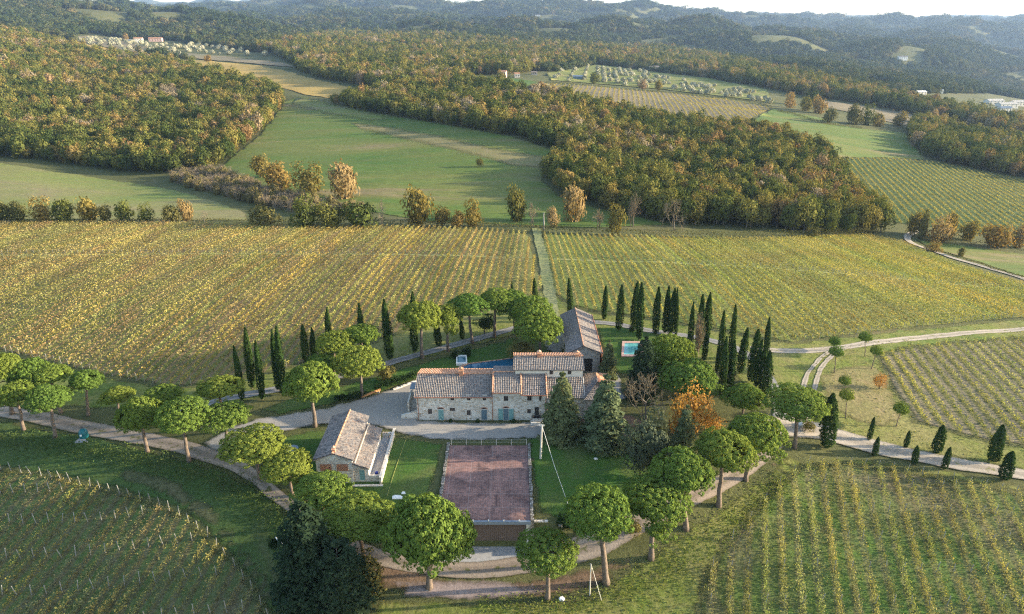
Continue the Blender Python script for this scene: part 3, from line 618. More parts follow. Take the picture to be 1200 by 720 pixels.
# ------------------------------------------------------------------ umbrella pines
# base x, base y, crown centre x, centre y, crown width, top y (all as seen in the photograph), label
PINE_LIST = [
 (14, 486, 6, 432, 44, 410, 'umbrella pine cut by the left edge, behind the low front crowns'),
 (46, 484, 32, 437, 46, 420, 'dark umbrella pine second from the left edge in the back clump'),
 (72, 484, 58, 439, 50, 424, 'umbrella pine in the middle of the back clump at the left edge'),
 (103, 487, 100, 446, 40, 431, 'umbrella pine at the right end of the back clump, thin trunk bare'),
 (28, 504, 18, 461, 44, 444, 'front umbrella pine of the left clump leaning over the road'),
 (64, 513, 57, 467, 52, 449, 'bright umbrella pine left of the green bin'),
 (140, 496, 137, 463, 40, 450, 'low dark umbrella pine behind the road, right of the green bin'),
 (173, 530, 164, 486, 58, 462, 'umbrella pine with a bare trunk just right of the green bin'),
 (194, 500, 192, 463, 46, 451, 'dark umbrella pine standing behind the two bare trunked ones'),
 (222, 541, 211, 487, 66, 466, 'umbrella pine whose orange lit trunk leans beside the left road'),
 (264, 528, 265, 487, 60, 469, 'pale lit umbrella pine between the left road and the gravel yard'),
 (262, 500, 256, 454, 56, 438, 'dull green umbrella pine in front of the leftmost cypress'),
 (304, 562, 298, 521, 82, 498, 'broad umbrella pine with forked trunk left of the small stone house'),
 (343, 582, 338, 547, 64, 527, 'lit umbrella pine directly left of the small stone house gable'),
 (380, 614, 375, 573, 74, 549, 'umbrella pine below the small stone house gable'),
 (428, 656, 416, 606, 90, 578, 'wide umbrella pine in front of the dark conifers'),
 (503, 690, 503, 622, 112, 575, 'largest umbrella pine, covering the left corner of the sunken garage'),
 (641, 702, 643, 646, 76, 620, 'ragged umbrella pine in front of the right corner of the garage'),
 (711, 684, 704, 602, 82, 570, 'round umbrella pine with a tall clean trunk beside the short post'),
 (763, 655, 767, 586, 84, 558, 'umbrella pine behind the round one, second along the right road'),
 (804, 620, 801, 552, 76, 523, 'umbrella pine below the dark holm oak'),
 (842, 593, 848, 527, 74, 499, 'umbrella pine right of the blue spruce on the ring road'),
 (874, 563, 884, 509, 78, 481, 'spreading umbrella pine below the cypress cluster'),
 (931, 525, 936, 472, 78, 449, 'umbrella pine alone at the junction of the white roads'),
 (870, 494, 873, 465, 54, 446, 'low umbrella pine tucked at the foot of the cypress cluster'),
 (369, 500, 364, 447, 70, 421, 'bright round umbrella pine standing in the gravel yard edge'),
 (425, 466, 421, 425, 64, 405, 'umbrella pine with pale lit rim beside the wooden bench'),
 (391, 442, 391, 402, 48, 387, 'small dense umbrella pine left of the flat one beyond the drive'),
 (424, 434, 424, 392, 46, 379, 'flat umbrella pine behind the drive, beside the lone cypress'),
 (378, 458, 376, 424, 40, 413, 'umbrella pine peeping out behind the bright round one'),
 (495, 420, 492, 371, 56, 350, 'leftmost umbrella pine of the arch over the drive'),
 (525, 412, 524, 371, 38, 354, 'slim umbrella pine second in the arch over the drive'),
 (554, 403, 548, 358, 54, 341, 'flat umbrella pine third in the arch over the drive'),
 (579, 396, 580, 352, 46, 337, 'umbrella pine in the middle of the arch over the drive'),
 (604, 392, 600, 355, 56, 338, 'umbrella pine behind the arch, nearest the grass track'),
 (618, 402, 621, 368, 56, 347, 'umbrella pine of the arch left of the long barn ridge'),
 (633, 418, 633, 386, 62, 365, 'bright umbrella pine nearest the long barn'),
 (786, 448, 785, 411, 52, 391, 'umbrella pine behind the small turquoise pool'),
 (812, 474, 808, 444, 78, 418, 'broad umbrella pine above the orange tree'),
]
for i, (bx, by, cx, cy_, cw, ty, lab) in enumerate(PINE_LIST):
    b = at(bx, by); k = px_per_m(b); W = cw/k*.465
    c = on_plane_y(cx, cy_, b.y); top = on_plane_y(cx, ty, b.y)
    mesh = PINES[(i*5+i//3) % 6]
    flat = {0: .66, 1: .58, 2: .78, 3: .62, 4: .7, 5: .56}[(i*5+i//3) % 6]
    H = top.z-b.z
    # vertical radius of the dome so that its tilted outline spans the crown height seen
    th = math.atan2(HCAM-c.z, c.y); hh = (cy_-ty)/k
    zr = .9*max(W*.46, min(W*.85, math.sqrt(max(hh*hh-(W*math.sin(th))**2*.9, 0))/math.cos(th)))
    root = empty('umbrella_pine', b, lab, 'pine tree', 'umbrella pines around the farm', 0)
    cz = c.z-b.z-.12*zr
    cr = link('crown', mesh, None, root, (c.x-b.x, 0, cz)); cr.rotation_euler = (0, 0, (i*2.4) % 6.28 if 'ragged' not in lab else 0); cr.scale = (W*.98, W*.98, zr/flat)
    tr = link('trunk', trunk_mesh('pine_trunk', (0, 0, -.4), (c.x-b.x, 0, cz-zr*.12), .024*H+.07, .014*H+.03, i, 7, W*.8, .35), M['bark'], root)
# young pines of the sloping grass at right
for bx, by, cx, cy_, cw, lab in [(976, 412, 978, 401, 15, 'small tilted young pine nearest the forking wheel tracks'), (978, 437, 980, 413, 19, 'young pine with thin leaning trunk below the white road fork'),
        (1014, 418, 1014, 396, 17, 'young pine touching the far white road'), (1021, 433, 1027, 412, 16, 'young pine at the top corner of the bare vineyard'),
        (991, 456, 990, 447, 16, 'low ball shaped young pine without visible trunk'), (991, 490, 992, 464, 19, 'thin young pine above the roadside cypresses'), (1050, 500, 1056, 480, 20, 'young pine at the lower corner of the bare vineyard')]:
    b = at(bx, by); W = cw/px_per_m(b)*.5; c = on_plane_y(cx, cy_, b.y); root = empty('young_pine', b, lab, 'pine tree', 'young pines on the grass slope')
    cr = link('crown', BALL, None, root, (c.x-b.x, 0, c.z-b.z)); cr.scale = (W, W, W*.95)
    if c.z-b.z > 1.5: link('trunk', trunk_mesh('pine_trunk', (0, 0, -.2), (c.x-b.x, 0, c.z-b.z), .1, .06, bx, 0), M['bark'], root)

# ------------------------------------------------------------------ cypresses: top x, top y, base x, base y, width
CYP_LIST = [
 (274, 405, 284, 470, 8, 'leftmost cypress of the western drive'), (287, 384, 296, 456, 10, 'tall cypress second from the left along the western drive'),
 (299, 399, 308, 469, 9, 'cypress whose foot stands at the bend of the drive, third from left'), (318, 386, 326, 458, 8, 'left cypress of the touching pair behind the bright round pine'),
 (323, 382, 332, 463, 10, 'right cypress of the touching pair behind the bright round pine'), (354, 380, 359, 424, 9, 'dark cypress directly above the bright round pine'),
 (365, 384, 368, 422, 7, 'slim cypress right beside the dark one above the bright round pine'), (383, 360, 386, 414, 8, 'cypress rising behind the small dense pine'),
 (420, 355, 427, 416, 8, 'cypress rising behind the flat pine'), (450, 351, 457, 422, 11, 'lone full cypress between the flat pine and the arch of pines'),
 (483, 342, 486, 414, 10, 'cypress behind the leftmost pine of the arch'), (511, 376, 514, 406, 10, 'stout short cypress under the arch of pines'),
 (540, 374, 542, 398, 7, 'small cypress seen through the arch of pines'), (600, 330, 601, 372, 5, 'thin cypress tip above the arch of pines'),
 (626, 326, 628, 368, 7, 'cypress tip right of the arch, beside the grass track'), (667, 326, 668, 372, 7, 'reddish dark cypress behind the far end of the long barn'),
 (710, 335, 708, 375, 7, 'first slim cypress right of the long barn'), (729, 334, 725, 387, 9, 'second cypress right of the long barn, beside the pool lawn'),
 (747, 330, 743, 386, 10, 'back cypress of the dense pair above the turquoise pool'), (752, 331, 749, 399, 9, 'front cypress of the dense pair above the turquoise pool'),
 (772, 336, 768, 392, 9, 'cypress standing alone right of the dense pair'), (784, 335, 779, 391, 8, 'slender cypress two right of the dense pair'),
 (791, 338, 785, 393, 9, 'broader cypress of the touching pair behind the small drive'), (794, 338, 792, 394, 5, 'very thin cypress touching the broader one'),
 (813, 354, 807, 419, 7, 'cypress with a light gap halfway, left of the bare poplar'), (824, 345, 818, 411, 9, 'cypress behind the thin leafless branches'),
 (833, 343, 825, 408, 10, 'tallest cypress in the middle of the eastern group'), (829, 388, 825, 423, 8, 'short cypress in front of the tallest one'),
 (849, 364, 842, 434, 8, 'slim cypress right of the tallest one'), (862, 357, 856, 425, 8, 'high cypress behind the thick front one'),
 (852, 394, 845, 466, 9, 'left front cypress above the low pine'), (843, 404, 840, 437, 6, 'small cypress at the left foot of the eastern cluster'),
 (861, 399, 853, 462, 11, 'thick front cypress above the low pine'), (876, 384, 867, 438, 10, 'cypress standing free beside the drive bend'),
 (889, 386, 880, 448, 12, 'broad left cypress of the tight cluster by the drive'), (893, 398, 886, 454, 8, 'second cypress of the tight cluster by the drive'),
 (902, 372, 897, 420, 7, 'cypress behind the tight cluster, highest tip there'), (897, 405, 891, 457, 8, 'third cypress of the tight cluster by the drive'),
 (903, 411, 897, 462, 11, 'rightmost front cypress of the tight cluster by the drive'),
 (977, 461, 968, 525, 18, 'stout cypress with a bulging flank at the road junction'), (1025, 489, 1018, 516, 7, 'small cypress on the upper side of the white road'),
 (1030, 512, 1024, 535, 8, 'small cypress on the lower side of the white road, nearest the junction'), (1066, 505, 1061, 525, 7, 'smallest cypress on the upper side of the white road'),
 (1075, 522, 1071, 544, 9, 'small cypress on the lower side of the road, middle one of three'), (1104, 498, 1098, 531, 14, 'plump cypress at the foot of the bare vineyard'),
 (1114, 524, 1106, 550, 9, 'small cypress on the lower side of the road before the stout last one'), (1174, 498, 1164, 541, 14, 'leaning plump cypress on the upper side of the road near the right edge'),
 (1187, 529, 1176, 562, 16, 'stout cypress on the lower side of the road at the right edge')]
CYP_TR = MB().tube([(0, 0, -.02), (0, 0, .07)], [.016, .013], 7).mesh('cypress_trunk', True); CYP_TR.materials.append(M['bark2'])
for i, (tx, ty, bx, by, cw, lab) in enumerate(CYP_LIST):
    b = at(bx, by); k = px_per_m(b); H = (on_plane_y(tx, ty, b.y).z-b.z)
    root = empty('cypress', b, lab, 'cypress', 'cypresses around the farm')
    lean = (on_plane_y(tx, ty, b.y).x-b.x)/max(H, 1)
    root.rotation_euler = (0, max(-.06, min(.06, lean)), 0)
    W = cw/k*.5/.074*(.86 if H < 7 else 1)
    f = link('foliage', CYPS[i % 5], None, root); f.scale = (W, W, H); f.rotation_euler = (0, 0, (i*1.7) % 6.28)
    t = link('trunk', CYP_TR, None, root); t.scale = (min(W, 6)*1.0, min(W, 6)*1.0, H)

# ------------------------------------------------------------------ other single trees
def tree(name, bx, by, cx, cy_, cw, ch, mesh, lab, cat='tree', group=None, bark='bark2', limbs=5, depth=.9, mat=None, rz=None):
    """crown centre, width and height in picture units; trunk reaches the middle of the crown"""
    if name == 'field_tree': by = min(by, cy_+ch*.5+1.5)
    b = at(bx, by); k = px_per_m(b); c = on_plane_y(cx, cy_, b.y); W, Hh = cw/k*.5, ch/k*.5*1.12
    root = empty(name, b, lab, cat, group)
    cr = link('crown', mesh, None, root, (c.x-b.x, 0, max(c.z-b.z, Hh*.55))); cr.scale = (W, W*depth, Hh); cr.rotation_euler = (0, 0, rz if rz is not None else (bx*.37) % 6.28)
    if mat:
        cr.material_slots[0].link = 'OBJECT'; cr.material_slots[0].material = mat
    if limbs is not None:
        link('trunk', trunk_mesh('trunk', (0, 0, -.3), (c.x-b.x, 0, max(c.z-b.z, Hh*.5)-.1*Hh), max(.1, .05*W+.05), max(.05, .03*W), int(bx*3+by), limbs, W*.6, .8), M[bark], root)
    return root
def conif(name, tx, ty, bx, by, cw, mesh, lab, cat='conifer', group=None):
    b = at(bx, by); k = px_per_m(b); t = on_plane_y(tx, ty, b.y); H = t.z-b.z; W = cw/k*.5
    root = empty(name, b, lab, cat, group)
    f = link('foliage', mesh, None, root); f.scale = (W/.3, W/.3, H); f.rotation_euler = (0, 0, (bx*.7) % 6.28)
    link('trunk', MB().tube([(0, 0, -.3), (0, 0, H*.5), (0, 0, H*.93)], [.022*H, .014*H, .003*H], 8).mesh('trunk', True), M['bark2'], root)
    return root
CED = [conifer_mesh(61, 7500, 12, .45, .3, .036, .62), conifer_mesh(62, 7500, 11, .4, .3, .036, .58)]
for m_ in CED: m_.materials.append(M['cedar'])
DKC = [conifer_mesh(63, 9000, 17, .35, .3, .03, .42), conifer_mesh(64, 9000, 17, .35, .3, .03, .34)]
for m_ in DKC: m_.materials.append(M['darkcon'])
conif('cedar', 661, 435, 657, 512, 54, CED[0], 'left blue green cedar in front of the farmhouse facade', 'cedar')
conif('cedar', 711, 438, 707, 521, 64, CED[1], 'right cedar with yellowish tips in front of the east wing', 'cedar')
conif('spruce', 757, 393, 752, 464, 44, DKC[0], 'dark blue spruce left of the broad pine', 'spruce')
conif('spruce', 717, 398, 712, 442, 26, CED[0], 'smaller grey green spruce between the barn and the pool', 'spruce')
conif('spruce', 803, 474, 800, 528, 34, CED[1], 'blue spruce between the holm oak and the orange tree', 'spruce')
conif('dark_conifer', 364, 586, 366, 698, 88, DKC[0], 'tallest dark conifer with a white sheet leaning beside it', 'conifer')
conif('dark_conifer', 404, 634, 402, 706, 84, DKC[1], 'dark conifer under the wide pine, right of the tallest one', 'conifer')
HOLM = broad_crown(71, 3600, .085, 16, 1.0, .7, low=-.9); HOLM.materials.append(M['holm'])
ORG = broad_crown(72, 1100, .08, 14, 1.0, .35, low=-.6); ORG.materials.append(M['orange'])
BARE = twig_mesh(73, 6, 1.0); BARE.materials.append(M['twigs'])
BARE2 = twig_mesh(74, 6, 1.0, .4); BARE2.materials.append(M['twigs'])
SHR = broad_crown(75, 1200, .11, 10, .9, .6, low=-.5); SHR.materials.append(M['shrub'])
HSH = broad_crown(76, 1600, .1, 10, .9, .75, low=-.5); HSH.materials.append(M['hedge'])
tree('holm_oak', 763, 562, 764, 523, 58, 68, HOLM, 'dense dark grey green holm oak beside the right lawn', 'oak tree', None, limbs=3)
tree('orange_tree', 808, 512, 806, 484, 52, 60, ORG, 'bright orange autumn tree behind the blue spruce', 'autumn tree')
tree('autumn_shrub', 836, 506, 834, 494, 26, 26, ORG, 'brownish orange shrub right of the orange tree', 'shrub', limbs=None)
tree('leafless_tree', 757, 506, 757, 468, 50, 58, BARE, 'grey leafless tree right of the cedars', 'bare tree', limbs=8)
tree('leafless_poplar', 818, 418, 818, 392, 18, 50, BARE2, 'thin pale leafless tree among the eastern cypresses', 'bare tree', limbs=4)
tree('lit_shrub', 424, 690, 424, 672, 50, 40, SHR, 'yellow green shrub at the foot of the dark conifers', 'shrub', limbs=None)
tree('lit_shrub', 672, 416, 671, 406, 22, 22, SHR, 'yellow green shrub against the wall of the long barn', 'shrub', limbs=None)
tree('lit_shrub', 614, 420, 612, 411, 30, 20, SHR, 'yellowish shrub between the pool and the bright pine', 'shrub', limbs=None)
tree('dark_shrub', 695, 424, 695, 418, 17, 16, HSH, 'round dark shrub at the barn gable', 'shrub', limbs=None)
tree('dark_shrub', 532, 420, 532, 415, 10, 11, HSH, 'clipped round bush left of the spa pool', 'shrub', limbs=None)
tree('dark_shrub', 547, 417, 547, 411, 12, 12, HSH, 'clipped round bush right of the spa pool', 'shrub', limbs=None)
tree('brown_shrub', 452, 446, 452, 437, 18, 18, SHR, 'brownish shrub beside the pine with pale lit rim', 'shrub', limbs=None)
tree('spreading_tree', 568, 392, 567, 378, 26, 17, HSH, 'low dark spreading tree seen through the arch of pines', 'tree', limbs=4)
tree('dark_shrub', 743, 389, 742, 385, 10, 8, HSH, 'dark bush at the foot of the dense cypress pair', 'shrub', limbs=None)
tree('autumn_sapling', 1031, 456, 1032, 446, 17, 13, ORG, 'small orange tree on reddish ground by the bare vineyard', 'autumn tree', limbs=4)
tree('roadside_shrub', 948, 505, 948, 499, 16, 8, SHR, 'grassy bush on the junction island', 'shrub', limbs=None)
tree('roadside_shrub', 560, 196, 562, 190, 9, 8, SHR, 'single round bush in the long meadow', 'shrub', limbs=None)
tree('garden_shrub', 745, 625, 742, 618, 20, 14, SHR, 'ragged bush below the round pine on the lawn edge', 'shrub', limbs=None)
tree('garden_shrub', 660, 614, 668, 612, 30, 14, HSH, 'dark low bush beside the small retaining wall', 'shrub', limbs=None)
tree('dark_shrub', 320, 640, 322, 640, 14, 16, HSH, 'dark bramble beside the white leaning sheet', 'shrub', limbs=None)
# ------------------------------------------------------------------ vineyards
VP = {k: np.array(v) for k, v in dict(yellow=(.34, .285, .09), gold=(.31, .24, .075), green=(.11, .15, .035), lime=(.2, .225, .06), brown=(.18, .125, .07), rust=(.2, .11, .055), straw=(.34, .3, .14), dead=(.25, .19, .13)).items()}
def nfield(X, Y, lam, seed):
    return np.clip(.5+.28*fbm(X, Y, lam, 6, seed), 0, 1)
def vine_quads(x0, y0, dirv, L_, rng, per_m, pal, width=.32, hmin=.35, hmax=1.55, size=.42, cover=None):
    """leaf sprays of one vine row; pal(X, Y, rng) returns the tints, cover(X, Y) the chance that leaves are left"""
    n = int(L_*per_m); t = rng.uniform(0, L_, n); lat = rng.normal(0, width, n)
    X = x0+dirv[0]*t-dirv[1]*lat; Y = y0+dirv[1]*t+dirv[0]*lat
    if cover is not None:
        k = rng.uniform(0, 1, n) < cover(X, Y, rng); X, Y = X[k], Y[k]
    if len(X) < 3: return None, None
    n = len(X); h = rng.uniform(hmin, hmax, n)
    P = np.column_stack([X, Y, gz(X, Y)+h]); Nn = np.column_stack([rng.normal(0, .6, n), rng.normal(0, .6, n), np.full(n, .7)])
    return leaves(P, Nn, size, rng, .5), pal(X, Y, rng)
def row_lines(poly, az, spacing, shift=0.0):
    """parallel lines clipped to a picture polygon: list of (x, y, length) plus the direction"""
    W = np.array([at(*p)[:2] for p in pxpath(poly, 6)]); d = np.array([math.sin(az), math.cos(az)]); nrm = np.array([d[1], -d[0]])
    u = W @ nrm; out = []
    for q in np.arange(math.ceil(u.min()/spacing), math.floor(u.max()/spacing)+1):
        c = q*spacing+shift; ts = []
        for k in range(len(W)):
            a, b = u[k]-c, u[(k+1) % len(W)]-c
            if (a > 0) != (b > 0):
                f = a/(a-b); p = W[k]+(W[(k+1) % len(W)]-W[k])*f; ts.append(float(p @ d))
        ts.sort()
        segs = [(ts[k], ts[k+1]) for k in range(0, len(ts)-1, 2)]
        segs = [s for s in segs if s[1]-s[0] > 4]
        if segs: out.append((q, [(nrm*c+d*s[0], s[1]-s[0]) for s in segs]))
    return out, d
POST = MB().box(-.04, .04, -.04, .04, -.2, 1.8).mesh('post'); POST.materials.append(M['postwood'])
POST2 = MB().box(-.035, .035, -.035, .035, -.2, 1.75).mesh('post'); POST2.materials.append(M['postwood'])
def add_posts(root, p0, d, ts, mesh, rng, tilt=.04, sc=1.0):
    for t in ts:
        x, y = p0[0]+d[0]*t, p0[1]+d[1]*t
        o = link('post', mesh, None, root, (x-root.location.x, y-root.location.y, g1(x, y)-root.location.z))
        o.rotation_euler = (rng.normal(0, tilt), rng.normal(0, tilt), 0); o.scale = (sc, sc, rng.uniform(.9, 1.08))
def stk(*a): return np.stack(np.broadcast_arrays(*a), 1).astype(float)
def pick(w, names, rng):
    """w (n,k) weights -> tints"""
    A_ = np.array([VP[n] for n in names]); w = np.maximum(w, 1e-4); mean = (w/w.sum(1, keepdims=True)) @ A_; c = np.cumsum(w/w.sum(1, keepdims=True), 1); k = (rng.uniform(0, 1, (len(w), 1)) > c).sum(1).clip(0, len(names)-1)
    return (A_[k]*.36+mean*.64)*rng.uniform(.8, 1.2, (len(w), 1))
def pal_left(X, Y, rng):
    a, b, c = nfield(X, Y*.5, 34, 11), nfield(X*1.6, Y*.35, 16, 12), nfield(X, Y, 60, 13)
    far = smooth01(180, 260, Y)
    w = stk(.5+1.4*(a > .56)+.5*far, .6+.9*a, .85*(1-a)+.35*(1-far), .45+.4*c, .6+2.8*(b > .56)+.5*(1-a), .2+1.3*(b > .64), .6+.6*far)
    return pick(w, ['yellow', 'gold', 'green', 'lime', 'brown', 'rust', 'straw'], rng)
def pal_right(X, Y, rng):
    a, b, c = nfield(X, Y*.5, 40, 21), nfield(X*.8, Y*.8, 26, 22), nfield(X, Y, 70, 23)
    far = smooth01(170, 260, Y)
    w = stk(.4+1.2*(a > .56)+.3*far, .3+.8*a, 1.2*(1-a)+.4, 1.5, .2+1.6*(b > .62), .06+.4*(b > .68), .35+.5*far)
    return pick(w, ['yellow', 'gold', 'green', 'lime', 'brown', 'rust', 'straw'], rng)
def pal_bare(X, Y, rng):
    a = nfield(X, Y, 14, 31); w = stk(.12+.5*(a > .62), .15+.6*(a > .66), .75, .35, .75*(1-a)+.2, .35, .55)
    return pick(w, ['yellow', 'gold', 'green', 'lime', 'brown', 'straw', 'dead'], rng)
def pal_yellow(X, Y, rng):
    w = np.tile(np.array([[1.2, .7, .12, .3, .15, .3]]), (len(X), 1)); return pick(w, ['yellow', 'gold', 'green', 'lime', 'brown', 'straw'], rng)
def pal_v6(X, Y, rng):
    a, b = nfield(X, Y, 18, 41), nfield(X, Y, 9, 42); w = stk(.05+.4*(b > .68), .08+.25*(b > .68), 1.0*(1-a)+.5, .9, .25*a+.1, .35+.4*a, .25)
    return pick(w, ['yellow', 'gold', 'green', 'lime', 'brown', 'straw', 'dead'], rng)
def pal_weed(X, Y, rng):
    a = nfield(X, Y, 12, 43); w = stk(.05, .1, 1.3, .5, .3*a, .3*a, .3*a); return pick(w, ['yellow', 'gold', 'green', 'lime', 'brown', 'straw', 'dead'], rng)
def pal_v3(X, Y, rng):
    a = nfield(X, Y, 20, 51); w = stk(.2, .25, .8*(1-a)+.5, 1.0, .3, .5); return pick(w, ['yellow', 'gold', 'green', 'lime', 'brown', 'straw'], rng)
def far_mesh(lines, d, per_m, pal, size, seed, width=.4, hmax=1.6, cover=None):
    rng = np.random.default_rng(seed); VV, CC = [], []
    for q, segs in lines:
        for p, L_ in segs:
            v, c = vine_quads(p[0], p[1], d, L_, rng, per_m, pal, width, .3, hmax, size, cover)
            if v is not None: VV.append(v); CC.append(c)
    return quad_mesh('vines', np.concatenate(VV), np.concatenate(CC))
def vineyard(lines, d, per_m, pal, size, seed, label, group, posts=None, post_mesh=None, width=.3, hmin=.35, hmax=1.55, cover=None, gap=None, extra=None, tilt=.04, psc=1.0):
    rng = np.random.default_rng(seed); total = len(lines)
    for n, (q, segs) in enumerate(lines):
        p0, L0 = segs[0]; z0 = g1(p0[0], p0[1]); VV, CC = [], []; tone = rng.uniform(.82, 1.3)*np.array([1.1+rng.normal(0, .07), 1.1, 1.1+rng.normal(0, .1)])
        for p, L_ in segs:
            for (pp, w_, h0, h1, cov, pl, sz) in [(per_m, width, hmin, hmax, cover, pal, size)]+(extra or []):
                v, c = vine_quads(p[0], p[1], d, L_, rng, pp, pl, w_, h0, h1, sz, cov)
                if v is None: continue
                if gap is not None:
                    f = v.reshape(-1, 4, 3).mean(1); k = ~((np.abs(f[:, 1]-gap(f[:, 0])) < .9)); v = v.reshape(-1, 4, 3)[k].reshape(-1, 3); c = c[k]
                VV.append(v); CC.append(c*tone)
        if not VV: continue
        root = empty('vine_row', (p0[0], p0[1], z0), label(n, total), 'vine row', group)
        v = np.concatenate(VV)-np.array([p0[0], p0[1], z0]); link('foliage', quad_mesh('vine_foliage', v, np.concatenate(CC)), M['vine'], root)
        if posts:
            for p, L_ in segs:
                ts = posts(L_, p, d); add_posts(root, p, d, ts, post_mesh, rng, tilt, psc)
l1, d1 = row_lines(P_V1, math.radians(2.5), 2.05)
l1 = [x for x in l1 if True]
GAP1 = lambda X: 206 - .055*(X+10) - .0002*(X+10)**2
GAP2 = lambda X: 203 - .02*(X-10)
def posts_v1(gapf):
    def f(L_, p, d):
        ts = [.3, L_-.3]; g = (gapf(p[0])-p[1])/d[1]
        if 1 < g < L_-1: ts += [g+1.0]
        return ts
    return f
vineyard(l1[::-1], d1, 17, pal_left, .4, 101, lambda n, t: f'yellowing vine row of the left vineyard, {ORD(n+1)} row left of the grass track', 'vine rows of the left vineyard', posts_v1(GAP1), POST2, .22, gap=GAP1)
l2, d2 = row_lines(P_V1R, 0.0, 2.05)
vineyard(l2, d2, 16, pal_right, .38, 102, lambda n, t: f'green vine row of the right vineyard, {ORD(n+1)} row right of the grass track', 'vine rows of the right vineyard', posts_v1(GAP2), POST2, .17, .3, 1.3, gap=GAP2)
l3, d3 = row_lines(P_V2, math.radians(4.5), 2.0)
cov3 = lambda X, Y, rng: .3+.6*nfield(X, Y, 10, 61)
cov3y = lambda X, Y, rng: np.clip((nfield(X*1.5, Y*.6, 11, 62)-.6)*3.2, 0, 1)*smooth01(.35, .7, nfield(X, Y*1.2, 30, 63)+.35*smooth01(-75, -95, X))
every = lambda s, o=.3: (lambda L_, p, d: [o]+[t for t in np.arange(s, L_-2, s)]+[L_-.3])
vineyard(l3[::-1], d3, 46, pal_bare, .2, 103, lambda n, t: f'half bare vine row at the bottom left, {ORD(n+1)} row from the grass bank', 'vine rows of the shaded vineyard', every(6.2), POST, .13, .1, 1.15, cov3, extra=[(34, .25, .3, 1.5, cov3y, pal_yellow, .33), (30, .6, .01, .2, lambda X, Y, rng: .2+.8*nfield(X, Y, 6, 67), pal_bare, .28)], tilt=.09)
l4, d4 = row_lines(P_V3, math.radians(10.5), 2.5)
vineyard(l4, d4, 26, pal_v3, .32, 104, lambda n, t: f'low green vine row on bare soil, {ORD(n+1)} row from the young pines', 'vine rows of the bare vineyard', None, None, .2, .1, 1.15, lambda X, Y, rng: .55+.45*nfield(X, Y, 14, 64))
l5, d5 = row_lines(P_V6, math.radians(17.5), 2.25)
vineyard(l5, d5, 78, pal_v6, .22, 105, lambda n, t: f'weedy vine row at the bottom right, {ORD(n+1)} row from the pine road', 'vine rows of the weedy vineyard', every(5.8), POST2, .24, .08, 1.3, lambda X, Y, rng: np.clip(-.15+1.5*nfield(X, Y, 9, 65), .12, 1), extra=[(30, .8, .01, .22, lambda X, Y, rng: np.clip(-.2+1.5*nfield(X, Y, 11, 66), 0, 1), pal_weed, .22)], tilt=.08)
def pal_far(X, Y, rng):
    w = np.tile(np.array([[1.2, .6, .15, .4, .25, .7]]), (len(X), 1)); return pick(w, ['yellow', 'gold', 'green', 'lime', 'brown', 'straw'], rng)
def pal_far5(X, Y, rng):
    a = nfield(X, Y, 50, 71); w = stk(.8+.5*a, .6, .3, .7, .15, .9); return pick(w, ['yellow', 'gold', 'green', 'lime', 'brown', 'straw'], rng)
a4, b4 = at(640, 112), at(657, 99.5); az4 = math.atan2(b4.x-a4.x, b4.y-a4.y)
l6, d6 = row_lines(P_V4, az4, 5.5)
props(link('vines', far_mesh(l6, d6, 5, pal_far, .85, 106, .35), M['vine']), 'far striped vineyard of yellow rows below the olive grove', 'vineyard', kind='stuff')
a5, b5 = at(978, 190), at(1010, 234); az5 = math.atan2(a5.x-b5.x, a5.y-b5.y)
l7, d7 = row_lines(P_V5, az5, 4.3)
props(link('vines', far_mesh(l7, d7, 8, pal_far5, .6, 107, .12, 1.3), M['vine']), 'green sloping vineyard of fine slanting rows right of the autumn wood', 'vineyard', kind='stuff')
print('ROWS', len(l1), len(l2), len(l3), len(l4), len(l5), len(l6), len(l7))
# ------------------------------------------------------------------ woods
KC = bpy.data.collections.new('tree_kinds')          # source shapes for the stuff woods, not linked to the scene
FARK = []
for k, me in enumerate(FAR):
    o = bpy.data.objects.new('wood_crown', me); KC.objects.link(o); FARK.append(o)
HC = bpy.data.collections.new('hill_tree_kinds')
for k, me in enumerate(FAR[:4]):
    o = bpy.data.objects.new('hill_crown', me.copy()); o.data.materials.clear(); o.data.materials.append(M['woodh']); HC.objects.link(o)
def scatter_group(KC):
    g = bpy.data.node_groups.new('scatter', 'GeometryNodeTree')
    g.interface.new_socket('Geometry', in_out='INPUT', socket_type='NodeSocketGeometry'); g.interface.new_socket('Geometry', in_out='OUTPUT', socket_type='NodeSocketGeometry')
    n = g.nodes; gi, go = n.new('NodeGroupInput'), n.new('NodeGroupOutput')
    iop, ci = n.new('GeometryNodeInstanceOnPoints'), n.new('GeometryNodeCollectionInfo')
    ci.inputs['Collection'].default_value = KC; ci.inputs['Separate Children'].default_value = True; ci.inputs['Reset Children'].default_value = True
    def attr(name, typ):
        a = n.new('GeometryNodeInputNamedAttribute'); a.data_type = typ; a.inputs['Name'].default_value = name; return a.outputs['Attribute']
    iop.inputs['Pick Instance'].default_value = True
    l = g.links
    l.new(gi.outputs[0], iop.inputs['Points']); l.new(ci.outputs[0], iop.inputs['Instance'])
    l.new(attr('idx', 'INT'), iop.inputs['Instance Index']); l.new(attr('rot', 'FLOAT_VECTOR'), iop.inputs['Rotation']); l.new(attr('scl', 'FLOAT_VECTOR'), iop.inputs['Scale'])
    l.new(iop.outputs[0], go.inputs[0]); return g
SG = scatter_group(KC); SH = scatter_group(HC)
